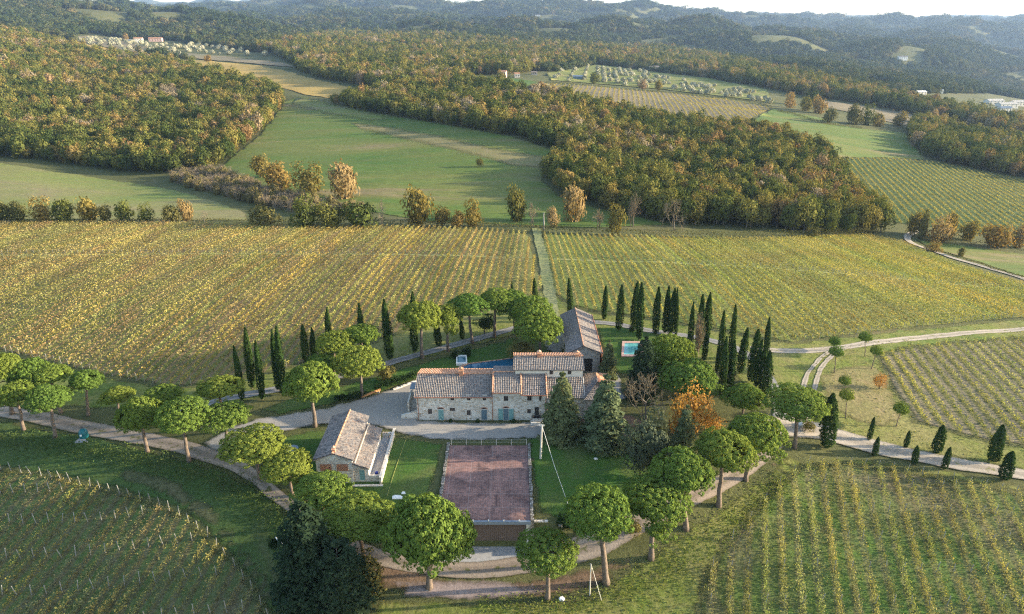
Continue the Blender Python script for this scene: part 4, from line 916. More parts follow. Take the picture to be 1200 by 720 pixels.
def wood_object(name, P, S, label, cat='wood', grp=None):
    n = len(P); me = bpy.data.meshes.new(name); me.vertices.add(n); me.vertices.foreach_set('co', P.astype(np.float32).ravel())
    a = me.attributes.new('idx', 'INT', 'POINT'); a.data.foreach_set('value', RNG.integers(0, 4 if grp else len(FAR), n).astype(np.int32))
    r = np.zeros((n, 3), np.float32); r[:, 2] = RNG.uniform(0, 6.28, n)
    a = me.attributes.new('rot', 'FLOAT_VECTOR', 'POINT'); a.data.foreach_set('vector', r.ravel())
    a = me.attributes.new('scl', 'FLOAT_VECTOR', 'POINT'); a.data.foreach_set('vector', S.astype(np.float32).ravel())
    o = link(name, me); me.materials.append(M['wood']); m = o.modifiers.new('scatter', 'NODES'); m.node_group = grp or SG
    return props(o, label, cat, kind='stuff')
W_LEFT = [(-160, 20), (0, 41), (40, 46), (80, 56), (140, 70), (200, 78), (250, 90), (300, 104), (328, 113), (331, 122), (318, 140), (298, 162), (272, 182), (258, 194), (225, 200), (190, 206), (130, 200), (60, 190), (0, 184), (-160, 178)]
W_MID = [(345, 82), (362, 72), (420, 62), (480, 78), (520, 90), (560, 102), (600, 110), (660, 120), (720, 134), (800, 150), (855, 156), (900, 160), (945, 172), (972, 190), (998, 228), (1036, 258), (1034, 274), (980, 276), (900, 277), (840, 274), (790, 264), (700, 244), (655, 230), (636, 212), (646, 196), (662, 180), (600, 160), (520, 146), (432, 132), (390, 122), (440, 116), (440, 104), (372, 92)]
W_UP = [(300, 60), (330, 54), (380, 46), (440, 44), (520, 46), (580, 52), (640, 58), (700, 60), (760, 60), (820, 68), (880, 80), (950, 95), (1000, 106), (1080, 124), (1160, 142), (1280, 160), (1280, 178), (1180, 158), (1100, 140), (1010, 122), (950, 114), (900, 104), (830, 90), (760, 82), (700, 76), (645, 80), (600, 88), (560, 88), (520, 90), (480, 78), (420, 62), (362, 72), (330, 72)]
W_RIGHT = [(1062, 150), (1090, 148), (1140, 160), (1200, 173), (1290, 190), (1290, 222), (1200, 209), (1140, 198), (1095, 189), (1070, 172)]
CLEAR = [[(8, 37), (45, 40), (90, 49), (140, 60), (200, 69), (255, 73), (300, 77), (330, 82), (372, 94), (330, 104), (300, 98), (250, 84), (190, 72), (120, 68), (60, 52)],
 [(70, 42), (110, 40), (150, 46), (200, 48), (270, 58), (320, 64), (345, 76), (345, 84), (300, 78), (240, 73), (200, 66), (150, 62), (100, 52)],
 [(640, 86), (700, 76), (760, 84), (830, 92), (900, 106), (910, 122), (850, 114), (780, 106), (700, 99), (645, 95)],
 [(1012, 92), (1045, 98), (1040, 104), (1012, 98)], [(1150, 120), (1200, 118), (1210, 134), (1160, 132)]]
def scatter_poly(poly, clear, spf, ymin=285, ymax=1400, seed=1):
    rng = np.random.default_rng(seed); PX = []
    Y = ymin
    while Y < ymax:
        s = spf(Y); xs = np.arange(-1.3*Y, 1.3*Y, s); n = len(xs)
        PX.append(np.column_stack([xs+rng.uniform(-.42, .42, n)*s, Y+rng.uniform(-.42, .42, n)*s])); Y += s*.9
    P = np.concatenate(PX); Z = gz(P[:, 0], P[:, 1]); px, py, dep = project(P[:, 0], P[:, 1], Z)
    k = inside(poly, px, py)
    for c in clear: k &= ~inside(c, px, py)
    return np.column_stack([P[k], Z[k]])
def crown_scales(P, base, rng, tall=(.9, 1.55)):
    r = base*rng.uniform(.72, 1.3, len(P)); return np.column_stack([r, r*rng.uniform(.85, 1.15, len(P)), r*rng.uniform(*tall, len(P))])
woods = {}
for name, poly, sp, seed, lab in [('left', W_LEFT, lambda Y: 5.5+.003*max(Y-400, 0), 1, 'mixed green and golden wood covering the hill at the left'),
        ('mid', W_MID, lambda Y: 5.4+.003*max(Y-350, 0), 2, 'autumn wood running down the middle of the valley to the big vineyard'),
        ('up', W_UP, lambda Y: 8.0+.004*max(Y-1300, 0), 3, 'long dark wood band behind the far olive grove and farmhouses'),
        ('right', W_RIGHT, lambda Y: 6.8, 4, 'rounded green wood at the right edge above the sloping vineyard')]:
    P = scatter_poly(poly, CLEAR, sp, seed=seed, ymax={'up': 2700, 'left': 1900}.get(name, 1400)); rng = np.random.default_rng(seed+50)
    base = np.array([sp(y) for y in P[:, 1]])*.62
    S = crown_scales(P, base, rng); woods[name] = [P, S, lab]
allP = np.concatenate([w[0] for w in woods.values()]); d_ = np.hypot(allP[:, 0], allP[:, 1])
cut = np.sort(d_)[295]
nb = 0
for name, (P, S, lab) in woods.items():
    near = np.hypot(P[:, 0], P[:, 1]) <= cut
    for p, s in zip(P[near], S[near]):
        root = empty('woodland_tree', p, 'autumn woodland tree in the front rows of the wood behind the big vineyard', 'tree', 'front trees of the autumn wood')
        h = s[2]*1.25+1.5
        c = link('crown', NEARW[nb % 5], None, root, (0, 0, h)); c.scale = s*1.05; c.rotation_euler = (0, 0, RNG.uniform(0, 6.28))
        t = link('trunk', NTR, None, root) if nb else None
        if t is None:
            NTR = trunk_mesh('woodland_trunk', (0, 0, -.5), (0, 0, 1), .045, .03, 5, 4, .5, .8); NTR.materials.append(M['bark2']); t = link('trunk', NTR, None, root)
        t.scale = (h*.7, h*.7, h); nb += 1
    far = ~near; Pf = P[far].copy(); Pf[:, 2] += S[far][:, 2]*1.1+1.0
    wood_object('woodland', Pf, S[far], lab)
# far hills: everything beyond that is not open field
def hills(seed=9):
    rng = np.random.default_rng(seed); Y = 1120.0; out, sc = [], []
    while Y < 8600:
        s = Y/118; xs = np.arange(-1.15*Y, 1.15*Y, s); n = len(xs)
        out.append(np.column_stack([xs+rng.uniform(-.45, .45, n)*s, Y+rng.uniform(-.45, .45, n)*s])); sc.append(np.full(n, s)); Y += s*.95
    P = np.concatenate(out); sc = np.concatenate(sc); Z = gz(P[:, 0], P[:, 1]); px, py, dep = project(P[:, 0], P[:, 1], Z)
    k = np.ones(len(P), bool)
    for poly in CLEAR+[W_UP, W_LEFT, W_MID, W_RIGHT, P_V4, [(520, 92), (560, 90), (600, 92), (636, 97), (624, 108), (600, 104), (560, 100), (530, 98)], [(960, 118), (1010, 124), (1060, 133), (1120, 146), (1200, 162), (1280, 178), (1280, 186), (1200, 172), (1120, 158), (1060, 148), (1000, 134), (965, 126)]]:
        k &= ~inside(poly, px, py)
    k &= ~((py > 110) & (P[:, 1] < 1700) & (px > 560))
    f = fbm(P[:, 0], P[:, 1], 520, 7, 77)+.7*fbm(P[:, 0], P[:, 1], 190, 7, 78)
    k &= (f > -.95) | (P[:, 1] < 1500)
    k &= (f < 1.05) | (P[:, 1] < 1900)
    return np.column_stack([P, Z])[k], sc[k], rng
P, sc, rng = hills()
r = sc*.62*rng.uniform(.7, 1.25, len(P)); zz = np.minimum(r*.9, 6+.35*r)*rng.uniform(.8, 1.2, len(P))
P[:, 2] += zz*.75
fm = P[:, 0] < -.1*P[:, 1]
wood_object('woodland', P[fm], np.column_stack([r, r, zz])[fm], 'hazy woods over the far hills at the left', grp=SH)
wood_object('woodland', P[~fm], np.column_stack([r, r, zz])[~fm], 'hazy blue woods over the far hills and valley at the right', grp=SH)
print('WOODS', {k: len(v[0]) for k, v in woods.items()}, len(P))
# pale thicket of saplings along the stream
TH = twig_mesh(79, 4, 1.5, .35); TH.materials.append(M['twigs'])
P = scatter_poly([(200, 206), (262, 202), (320, 228), (372, 238), (425, 250), (440, 258), (390, 258), (330, 248), (280, 236), (240, 226), (205, 216)], [], lambda Y: 3.3, seed=12)
tc = bpy.data.collections.new('thicket_kinds'); tc.objects.link(bpy.data.objects.new('sapling', TH))
V_, rng = [], np.random.default_rng(4); base = np.empty(len(TH.vertices)*3, np.float32); TH.vertices.foreach_get('co', base); base = base.reshape(-1, 3)
for p in P:
    s = rng.uniform(1.3, 2.2); a = rng.uniform(0, 6.28); R = np.array([[math.cos(a), -math.sin(a), 0], [math.sin(a), math.cos(a), 0], [0, 0, 1]])
    V_.append((base*np.array([s, s, s*1.15])) @ R.T + p + np.array([0, 0, s*.9]))
fb = np.empty(len(FAR[0].vertices)*3, np.float32); FAR[0].vertices.foreach_get('co', fb); fb = fb.reshape(-1, 3); V2 = []
for p in P[rng.uniform(0, 1, len(P)) < .42]:
    s = rng.uniform(1.1, 2.3); a = rng.uniform(0, 6.28); R = np.array([[math.cos(a), -math.sin(a), 0], [math.sin(a), math.cos(a), 0], [0, 0, 1]])
    V2.append((fb*np.array([s, s, s*1.5])) @ R.T + p + rng.normal(0, .8, 3)*np.array([1, 1, 0]) + np.array([0, 0, s*1.1]))
M['thicket_leaf'] = leaf_mat('thicket_leaves', [(0, (.08, .085, .032)), (.4, (.14, .125, .05)), (.7, (.22, .17, .08)), (1, (.26, .22, .15))], .2, .16, obj_rand=False)
props(link('thicket', quad_mesh('thicket', np.concatenate(V2)), M['thicket_leaf']), 'brownish bushes growing through the pale stream thicket', 'thicket', kind='stuff')
props(link('thicket', quad_mesh('thicket', np.concatenate(V_)), M['twigs']), 'pale leafless thicket between the pasture and the stream trees', 'thicket', kind='stuff')
# low scrub along the stream edge and the hedge lines
def scrub(name, path, w, h, dens, mat, lab, seed, cat='hedge', kind='stuff', size=.5):
    rng = np.random.default_rng(seed); W = smooth_path([Vector(at(*p)[:2]) for p in path], 1.0); V = []
    for a, b in zip(W[:-1], W[1:]):
        m = int((b-a).length*dens)+1; t = rng.uniform(0, 1, m); c = np.array(a)[None]+(np.array(b)-np.array(a))[None]*t[:, None]
        n_ = np.array([-(b-a).y, (b-a).x])/max((b-a).length, 1e-6); lat = rng.normal(0, .38, m)*w
        X, Y = c[:, 0]+n_[0]*lat, c[:, 1]+n_[1]*lat
        hh = h*(.55+.45*nfield(X, Y, 9, seed))*np.sqrt(np.clip(1-(lat/w)**2, .05, 1))*rng.uniform(.35, 1, m)
        V.append(leaves(np.column_stack([X, Y, gz(X, Y)+hh]), np.column_stack([lat/w*.8, -.3*np.ones(m), np.full(m, .7)]), size, rng, .5))
    o = link(name, quad_mesh(name, np.concatenate(V)), mat); return props(o, lab, cat, kind=kind)
M['scrub'] = leaf_mat('scrub_leaves', [(0, (.05, .065, .022)), (.4, (.085, .09, .03)), (.7, (.15, .13, .05)), (1, (.22, .16, .08))], .2, .06, obj_rand=False)
scrub('undergrowth', [(300, 262), (360, 264), (430, 264), (500, 265), (570, 268), (640, 272), (720, 276), (800, 278), (880, 279), (960, 277), (1030, 274)], 3.4, 3.8, 22, M['scrub'], 'dark undergrowth along the stream behind the big vineyard', 5, 'undergrowth')
scrub('undergrowth', [(-60, 259), (60, 260), (150, 260), (230, 259), (295, 261)], 1.6, 1.6, 10, M['scrub'], 'low dark bushes under the hedgerow at the left', 6, 'undergrowth')
scrub('undergrowth', [(200, 207), (240, 214), (300, 226), (330, 226), (380, 234)], 5, 3.0, 14, M['scrub'], 'dark brush at the foot of the left wood', 7, 'undergrowth')
scrub('undergrowth', [(1075, 281), (1110, 283), (1150, 287), (1200, 292), (1290, 304)], 3.2, 2.6, 12, M['scrub'], 'dark brush below the sloping vineyard at the right', 8, 'undergrowth')
scrub('undergrowth', [(1085, 289), (1115, 300), (1150, 311), (1200, 327), (1280, 350)], 1.0, 1.2, 9, M['scrub'], 'low dark hedge line beside the far pale road', 9, 'undergrowth')
scrub('undergrowth', [(912, 131), (940, 138), (975, 147), (1010, 152)], 4, 3.2, 10, M['scrub'], 'dark hedge between the far meadow and the tree clumps', 10, 'undergrowth', size=.8)
scrub('undergrowth', [(878, 141), (905, 152), (932, 163)], 3, 2.4, 10, M['scrub'], 'dark hedge crossing the far green meadow', 11, 'undergrowth', size=.8)
scrub('undergrowth', [(640, 97), (700, 102), (780, 109), (850, 116), (905, 126)], 3, 2.4, 8, M['scrub'], 'dark hedge between the far vineyard and the olive grove', 12, 'undergrowth', size=.9)
# bank weeds near the camera
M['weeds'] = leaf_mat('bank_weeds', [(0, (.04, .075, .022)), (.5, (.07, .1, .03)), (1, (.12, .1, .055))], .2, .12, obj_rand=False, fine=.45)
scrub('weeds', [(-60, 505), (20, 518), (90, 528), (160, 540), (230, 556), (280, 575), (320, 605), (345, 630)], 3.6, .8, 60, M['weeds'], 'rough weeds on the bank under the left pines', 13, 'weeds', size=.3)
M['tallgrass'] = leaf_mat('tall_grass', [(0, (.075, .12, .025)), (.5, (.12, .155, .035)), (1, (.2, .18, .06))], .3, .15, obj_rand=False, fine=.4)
scrub('weeds', [(560, 716), (660, 712), (740, 690), (800, 650), (860, 610), (920, 560)], 4.0, .45, 60, M['tallgrass'], 'tall sunlit grass on the bank right of the pine road', 14, 'grass', size=.26)

# stream and hedgerow trees one by one: base x, base y, crown x, y, w, h, mesh, material, label
GL, SC = M['gold_leaf'], M['scrub']
for bx, by, cx, cy_, cw, ch, me, mt, lab in [
 (306, 232, 306, 195, 24, 24, NEARW[0], GL, 'pale golden tree standing highest above the stream thicket'),
 (328, 232, 326, 208, 34, 28, NEARW[1], GL, 'broad golden brown tree left in the stream row'),
 (362, 238, 361, 211, 36, 30, NEARW[2], GL, 'golden brown tree in the middle of the stream row'),
 (405, 242, 404, 213, 34, 38, NEARW[3], GL, 'tall pale gold tree with open crown before the meadow'),
 (308, 265, 308, 254, 34, 20, NEARW[1], SC, 'dark green bushy tree at the corner of the big vineyard'),
 (357, 267, 357, 250, 34, 31, NEARW[2], None, 'yellow green bushy tree right of the dark corner one'),
 (386, 267, 386, 253, 27, 25, NEARW[4], None, 'olive brown bushy tree second from the dark corner one'),
 (421, 267, 421, 252, 40, 25, NEARW[0], None, 'wide yellow flecked bushy tree at the vineyard edge'),
 (447, 266, 447, 250, 12, 30, BARE, None, 'thin pale bare tree beside the wide yellow flecked one'),
 (492, 266, 492, 243, 35, 40, NEARW[3], GL, 'round golden olive tree before the dark meadow'),
 (518, 267, 518, 254, 20, 20, NEARW[0], GL, 'low golden bush right of the round golden olive tree'),
 (538, 268, 536, 257, 18, 16, NEARW[1], GL, 'small brown green tree between the two golden ones'),
 (554, 268, 554, 251, 24, 26, NEARW[2], GL, 'brownish tree left of the pale stream poplars'),
 (607, 270, 605, 240, 24, 36, NEARW[4], GL, 'pale cream poplar with thin crown by the stream'),
 (625, 270, 624, 252, 22, 26, BARE, None, 'greyish bare tree right of the cream poplar'),
 (648, 272, 648, 255, 16, 20, NEARW[1], GL, 'small brown tree beside the white dead trunk'),
 (676, 272, 675, 240, 28, 38, NEARW[3], GL, 'pinkish autumn tree with pale forked trunk'),
 (700, 272, 701, 256, 16, 20, BARE2, None, 'small pale bare bush right of the pinkish tree'),
 (722, 278, 722, 258, 20, 32, NEARW[0], GL, 'bright yellow oval tree at the edge of the vineyard'),
 (742, 275, 743, 246, 17, 36, BARE2, None, 'bare fan shaped tree right of the bright yellow one'),
 (790, 276, 790, 252, 26, 34, BARE, None, 'pale leafless tree in front of the autumn wood'),
 (953, 279, 953, 272, 15, 11, NEARW[2], SC, 'round bush at the top edge of the right vineyard'),
 (0, 261, 2, 248, 24, 20, NEARW[0], SC, 'hedgerow tree cut by the left edge'), (20, 261, 20, 248, 22, 19, NEARW[1], SC, 'second hedgerow tree from the left edge'),
 (48, 261, 48, 247, 24, 24, NEARW[2], None, 'yellowish hedgerow tree third from the left edge'), (73, 261, 73, 247, 24, 24, NEARW[3], None, 'hedgerow tree fourth from the left edge'),
 (101, 261, 101, 246, 28, 24, NEARW[4], None, 'widest hedgerow tree of the left pasture'), (122, 261, 122, 250, 16, 18, NEARW[0], SC, 'narrow hedgerow tree right of the widest one'),
 (145, 261, 145, 248, 20, 21, NEARW[1], None, 'hedgerow tree in the middle of the pasture edge'), (170, 261, 170, 250, 17, 17, NEARW[2], None, 'rounded hedgerow tree standing apart'),
 (200, 261, 200, 251, 20, 17, NEARW[3], SC, 'darker left one of the last hedgerow pair'), (217, 261, 217, 247, 16, 22, NEARW[4], GL, 'yellow right one of the last hedgerow pair'), (239, 261, 239, 253, 9, 11, BARE, None, 'faint small bush ending the hedgerow'),
 (1072, 281, 1072, 262, 16, 26, NEARW[0], GL, 'orange tree at the bend of the far pale road'), (1082, 281, 1082, 264, 12, 30, NEARW[1], SC, 'dark narrow tree right of the road bend'),
 (1102, 284, 1102, 270, 32, 24, NEARW[2], GL, 'brown wide tree below the sloping vineyard'), (1116, 285, 1116, 265, 14, 28, NEARW[3], GL, 'tall orange topped tree below the sloping vineyard'), (1137, 287, 1136, 271, 17, 20, NEARW[4], GL, 'orange tree standing free below the sloping vineyard'),
 (1170, 292, 1169, 277, 32, 26, NEARW[0], GL, 'large rounded golden tree near the right edge'), (1196, 294, 1196, 277, 20, 24, NEARW[1], GL, 'golden tree at the right edge below the sloping vineyard'),
 (1093, 295, 1095, 290, 18, 11, NEARW[2], GL, 'round golden bush beside the far pale road'), (1126, 301, 1126, 296, 8, 11, NEARW[3], GL, 'small pale yellow tree in the grey meadow'),
 (972, 146, 972, 136, 16, 16, NEARW[0], SC, 'dark left tree of the far clump'), (1002, 146, 1002, 135, 18, 20, NEARW[1], SC, 'dark back tree of the far clump'), (1016, 147, 1017, 136, 16, 20, NEARW[2], None, 'tallest green tree of the far clump'),
 (1030, 149, 1030, 141, 14, 14, NEARW[3], None, 'yellow green right tree of the far clump'), (1055, 149, 1055, 140, 15, 14, NEARW[4], GL, 'orange tree right of the far clump'), (1075, 147, 1075, 138, 16, 10, NEARW[0], None, 'low green tree at the tip of the right wood'), (1094, 146, 1094, 136, 12, 12, NEARW[1], GL, 'orange tree on top of the right wood'),
 (926, 127, 926, 118, 15, 14, NEARW[2], GL, 'orange left tree of the far orchard corner'), (945, 130, 945, 122, 14, 14, NEARW[3], None, 'green gold middle tree of the far orchard corner'), (960, 133, 960, 124, 15, 17, NEARW[4], GL, 'tall right tree of the far orchard corner'), (952, 126, 952, 115, 13, 14, NEARW[0], None, 'green tree behind the far orchard corner'),
 (771, 108, 772, 100, 9, 10, NEARW[1], GL, 'single bright yellow tree on the edge of the far vineyard'), (753, 106, 753, 99, 10, 9, NEARW[2], None, 'small green tree on the edge of the far vineyard'), (697, 99, 697, 92, 12, 11, NEARW[3], None, 'yellow green tree beside the far dark shed'),
 (587, 97, 587, 90, 8, 12, NEARW[4], GL, 'yellow tree in front of the far pink house'), (243, 73, 243, 69, 9, 8, NEARW[0], GL, 'orange bush in the far brown field'), (147, 50, 147, 44, 7, 8, NEARW[1], GL, 'yellow tree beside the far cream house'),
 (798, 86, 800, 80, 7, 11, NEARW[2], None, 'slim green tree right of the far white house'), (808, 87, 808, 81, 9, 10, NEARW[3], GL, 'golden tree right of the far white house'), (824, 92, 824, 84, 11, 11, NEARW[4], GL, 'yellow tree above the right olive rows')]:
    tree('field_tree', bx, by, cx, cy_, cw, ch, me, lab, 'tree', None, limbs=3, mat=mt)
# dead white trunk
b = at(637, 271); props(MB().tube([(0, 0, 0), (.1, 0, 3), (-.1, 0, 6), (.05, 0, 7.5)], [.28, .25, .2, .08], 7).build('dead_trunk', M['postwood'], None, True, b), 'white dead trunk standing by the stream', 'dead tree')
# olive trees
OLV = broad_crown(81, 260, .24, 6, .8, .6); OLV.materials.append(M['olive'])
def olives(poly, rowdir, spacing, rowsp, lab, group, rad, seed, maxn):
    rng = np.random.default_rng(seed); lines, d = row_lines(poly, rowdir, rowsp); pts = []
    for q, segs in lines:
        for p, L_ in segs:
            for t in np.arange(spacing*.5, L_, spacing): pts.append(p+d*t+rng.normal(0, .4, 2))
    rng.shuffle(pts)
    for p in pts[:maxn]:
        z = g1(*p); s = rad*rng.uniform(.8, 1.2); o = link('olive_tree', OLV, None, None, (p[0], p[1], z+s*.75)); o.scale = (s, s, s); o.rotation_euler = (0, 0, rng.uniform(0, 6.28))
        props(o, lab, 'olive tree', group)
    return len(pts)
a, b = at(660, 92), at(668, 81)
n1 = olives([(700, 80), (755, 83), (762, 90), (830, 99), (895, 112), (905, 122), (850, 114), (780, 106), (720, 101), (700, 98)], math.atan2(b.x-a.x, b.y-a.y), 8.5, 9.5, 'small silvery olive tree in the grove above the far striped vineyard', 'olive trees of the middle grove', 3.6, 1, 150)
n2 = olives([(648, 92), (655, 80), (690, 76), (705, 80), (700, 98), (660, 96)], math.atan2(b.x-a.x, b.y-a.y), 7, 19, 'silvery olive tree in the widely spaced rows left of the middle grove', 'olive trees of the spaced rows', 3.0, 2, 40)
a, b = at(150, 60), at(170, 52)
n3 = olives([(88, 48), (110, 44), (160, 50), (200, 58), (216, 67), (190, 67), (140, 60), (100, 52)], math.atan2(b.x-a.x, b.y-a.y), 11, 13, 'pale silvery olive tree in the grove on the far left crest', 'olive trees of the left crest grove', 4.2, 3, 80)
n4 = olives([(185, 52), (240, 53), (320, 62), (322, 67), (260, 65), (200, 60)], math.atan2(b.x-a.x, b.y-a.y), 9, 16, 'pale olive tree in the long rows behind the brown field', 'olive trees behind the brown field', 4.4, 4, 60)
print('OLIVES', n1, n2, n3, n4)

# tufts of grass on the open slopes near the farm
def tufts(poly, dens, size, mat, lab, seed, h=.14):
    rng = np.random.default_rng(seed); W = [at(*p)[:2] for p in pxpath(poly)]; A = np.array(W); lo, hi = A.min(0), A.max(0)
    n = int((hi-lo).prod()*dens); X, Y = rng.uniform(lo[0], hi[0], n), rng.uniform(lo[1], hi[1], n)
    k = inside(W, X, Y) & (rng.uniform(0, 1, n) < .1+1.1*nfield(X, Y, 7, seed)**2); X, Y = X[k], Y[k]; n = len(X)
    V = leaves(np.column_stack([X, Y, gz(X, Y)+.06+rng.uniform(.0, h, n)]), np.column_stack([rng.normal(0, .5, (n, 2)), np.full(n, .8)]), size, rng, .5)
    props(link('grass', quad_mesh('grass', V), mat), lab, 'grass', kind='stuff')
M['dry_tuft'] = leaf_mat('dry_grass_tufts', [(0, (.1, .14, .03)), (.5, (.18, .18, .05)), (1, (.28, .22, .1))], .3, .12, obj_rand=False, fine=.4)
tufts([(955, 405), (1040, 400), (1200, 388), (1290, 384), (1290, 392), (1060, 408), (1030, 418), (1050, 460), (1072, 494), (1200, 524), (1290, 545), (1290, 562), (1120, 536), (1000, 508), (960, 494), (948, 440)], 2.2, .3, M['dry_tuft'], 'dry tufts on the grass slope with the young pines', 1)
tufts([(700, 368), (850, 390), (930, 404), (1040, 390), (1200, 375), (1290, 373), (1290, 380), (1120, 388), (980, 404), (900, 408), (800, 388), (700, 374)], 2.2, .3, M['dry_tuft'], 'bright tufts on the verge under the right vineyard', 2)
tufts([(0, 413), (200, 456), (330, 434), (470, 389), (590, 353), (640, 342), (640, 372), (560, 394), (470, 418), (400, 436), (300, 458), (200, 472), (0, 470)], 1.6, .32, M['tallgrass'] if 'tallgrass' in M else M['dry_tuft'], 'green tufts on the verge under the left vineyard', 3)
tufts([(560, 714), (700, 700), (790, 640), (850, 604), (900, 570), (960, 538), (1100, 552), (1290, 588), (1290, 596), (1000, 547), (915, 566), (850, 640), (818, 720), (810, 760), (560, 760)], 5, .26, M['dry_tuft'], 'tall tufts on the sunlit bank beside the weedy vines', 4, .25)
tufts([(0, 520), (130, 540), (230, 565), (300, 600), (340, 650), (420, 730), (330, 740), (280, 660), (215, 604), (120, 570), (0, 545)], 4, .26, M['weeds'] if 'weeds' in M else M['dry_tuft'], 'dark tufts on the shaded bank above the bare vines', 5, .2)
# ------------------------------------------------------------------ buildings
def cell_mat(name, stops, scale, mortar=None, msize=.08, rough=.9, bstr=.4, aniso=(1, 1, 1), stain=None, rnd=1.0):
    m, nt = nt_new(name); p = scalev(nt, pos(nt), aniso)
    v = N(nt, 'ShaderNodeTexVoronoi'); v.inputs['Scale'].default_value = scale; v.inputs['Randomness'].default_value = rnd; L(nt, p, v.inputs['Vector'])
    s = N(nt, 'ShaderNodeSeparateColor'); L(nt, v.outputs['Color'], s.inputs[0])
    col = ramp(nt, s.outputs[0], stops)
    if mortar:
        e = N(nt, 'ShaderNodeTexVoronoi', feature='DISTANCE_TO_EDGE'); e.inputs['Scale'].default_value = scale; e.inputs['Randomness'].default_value = rnd; L(nt, p, e.inputs['Vector'])
        col = mixc(nt, ramp(nt, e.outputs['Distance'], [(msize, (1, 1, 1)), (msize*2, (0, 0, 0))]), col, mortar)
    if stain:
        col = mixc(nt, ramp(nt, noise(nt, .45, 5, .65, pos(nt)), [(.45, (0, 0, 0)), (.7, (.65,)*3)]), col, stain)
    n = noise(nt, 9, 3, .7, pos(nt)); col = mixc(nt, 1.0, col, ramp(nt, n, [(.3, (.8,)*3), (.7, (1.2,)*3)]), 'MULTIPLY')
    principled(nt, col, rough, s.outputs[1], bstr, .04, .15); return m
M['tiles'] = cell_mat('weathered_roof_tiles', [(0, (.085, .078, .076)), (.25, (.2, .175, .165)), (.5, (.25, .215, .185)), (.75, (.32, .28, .245)), (.9, (.28, .185, .13)), (1, (.37, .34, .3))], 5.0, stain=(.2, .19, .185))
M['tiles_dark'] = cell_mat('grey_or_shaded_roof_tiles', [(0, (.1, .09, .085)), (.3, (.19, .165, .15)), (.6, (.28, .24, .215)), (.85, (.36, .3, .27)), (1, (.3, .2, .16))], 5.0, stain=(.17, .16, .15))  # grey tiles, also painted on roof slopes that lie in shade
M['tiles_red'] = cell_mat('terracotta_or_sunlit_tiles', [(0, (.3, .15, .09)), (.4, (.42, .22, .13)), (.8, (.5, .29, .19)), (1, (.56, .4, .3))], 4)  # terracotta, also painted on farmhouse slopes that catch the sun
M['stone'] = cell_mat('rubble_stone_wall', [(0, (.3, .22, .15)), (.18, (.42, .34, .25)), (.4, (.55, .49, .41)), (.7, (.62, .58, .51)), (1, (.7, .67, .61))], 2.6, (.62, .59, .53), .05, aniso=(1, 1, 1.5), stain=(.42, .36, .29))
M['stone_dark'] = cell_mat('grey_stone_wall', [(0, (.2, .17, .14)), (.4, (.34, .3, .26)), (1, (.45, .41, .36))], 2.8, (.4, .37, .33), .05, aniso=(1, 1, 1.4))
M['dry_stone'] = cell_mat('loose_stone_wall', [(0, (.15, .13, .11)), (.4, (.27, .24, .2)), (1, (.42, .38, .33))], 3.2, (.1, .09, .075), .06)
M['render'] = flat_mat('cream_plaster', (.66, .61, .52), .9, .15, 1.2)
M['pinkwall'] = flat_mat('pink_plaster', (.62, .4, .33), .9, .12, .5)
M['whitewall'] = flat_mat('white_plaster', (.75, .72, .66), .9, .1, .5)
M['shutter'] = flat_mat('teal_shutter_paint', (.17, .33, .32), .6, .12, 3)
M['bluedoor'] = flat_mat('blue_grey_door', (.1, .16, .2), .5, .15, 3)
M['glass'] = flat_mat('dark_window_glass', (.02, .025, .03), .12, .2, 1, 0, .5)
M['frame'] = flat_mat('brown_window_frame', (.16, .11, .08), .6, .15, 4)
M['surround'] = flat_mat('pale_stone_surround', (.55, .5, .43), .85, .15, 3)
M['brickred'] = flat_mat('red_brick', (.42, .2, .12), .85, .3, 6)
M['garage_door'] = flat_mat('brown_metal_door', (.125, .09, .074), .5, .12, 1.5, .05)
M['copper'] = flat_mat('rusty_gutter', (.33, .13, .07), .5, .2, 3)
M['slate_edge'] = flat_mat('blue_grey_edge', (.2, .24, .29), .5, .12, 2)
M['concrete'] = flat_mat('concrete_apron', (.34, .33, .32), .85, .2, 1.5)
M['white'] = flat_mat('white_paint', (.78, .76, .72), .6, .08, 2)
M['wire'] = flat_mat('pale_cable', (.6, .58, .52), .6, .1, 2)
M['dark'] = flat_mat('dark_opening', (.03, .027, .025), .9, .2, 2)
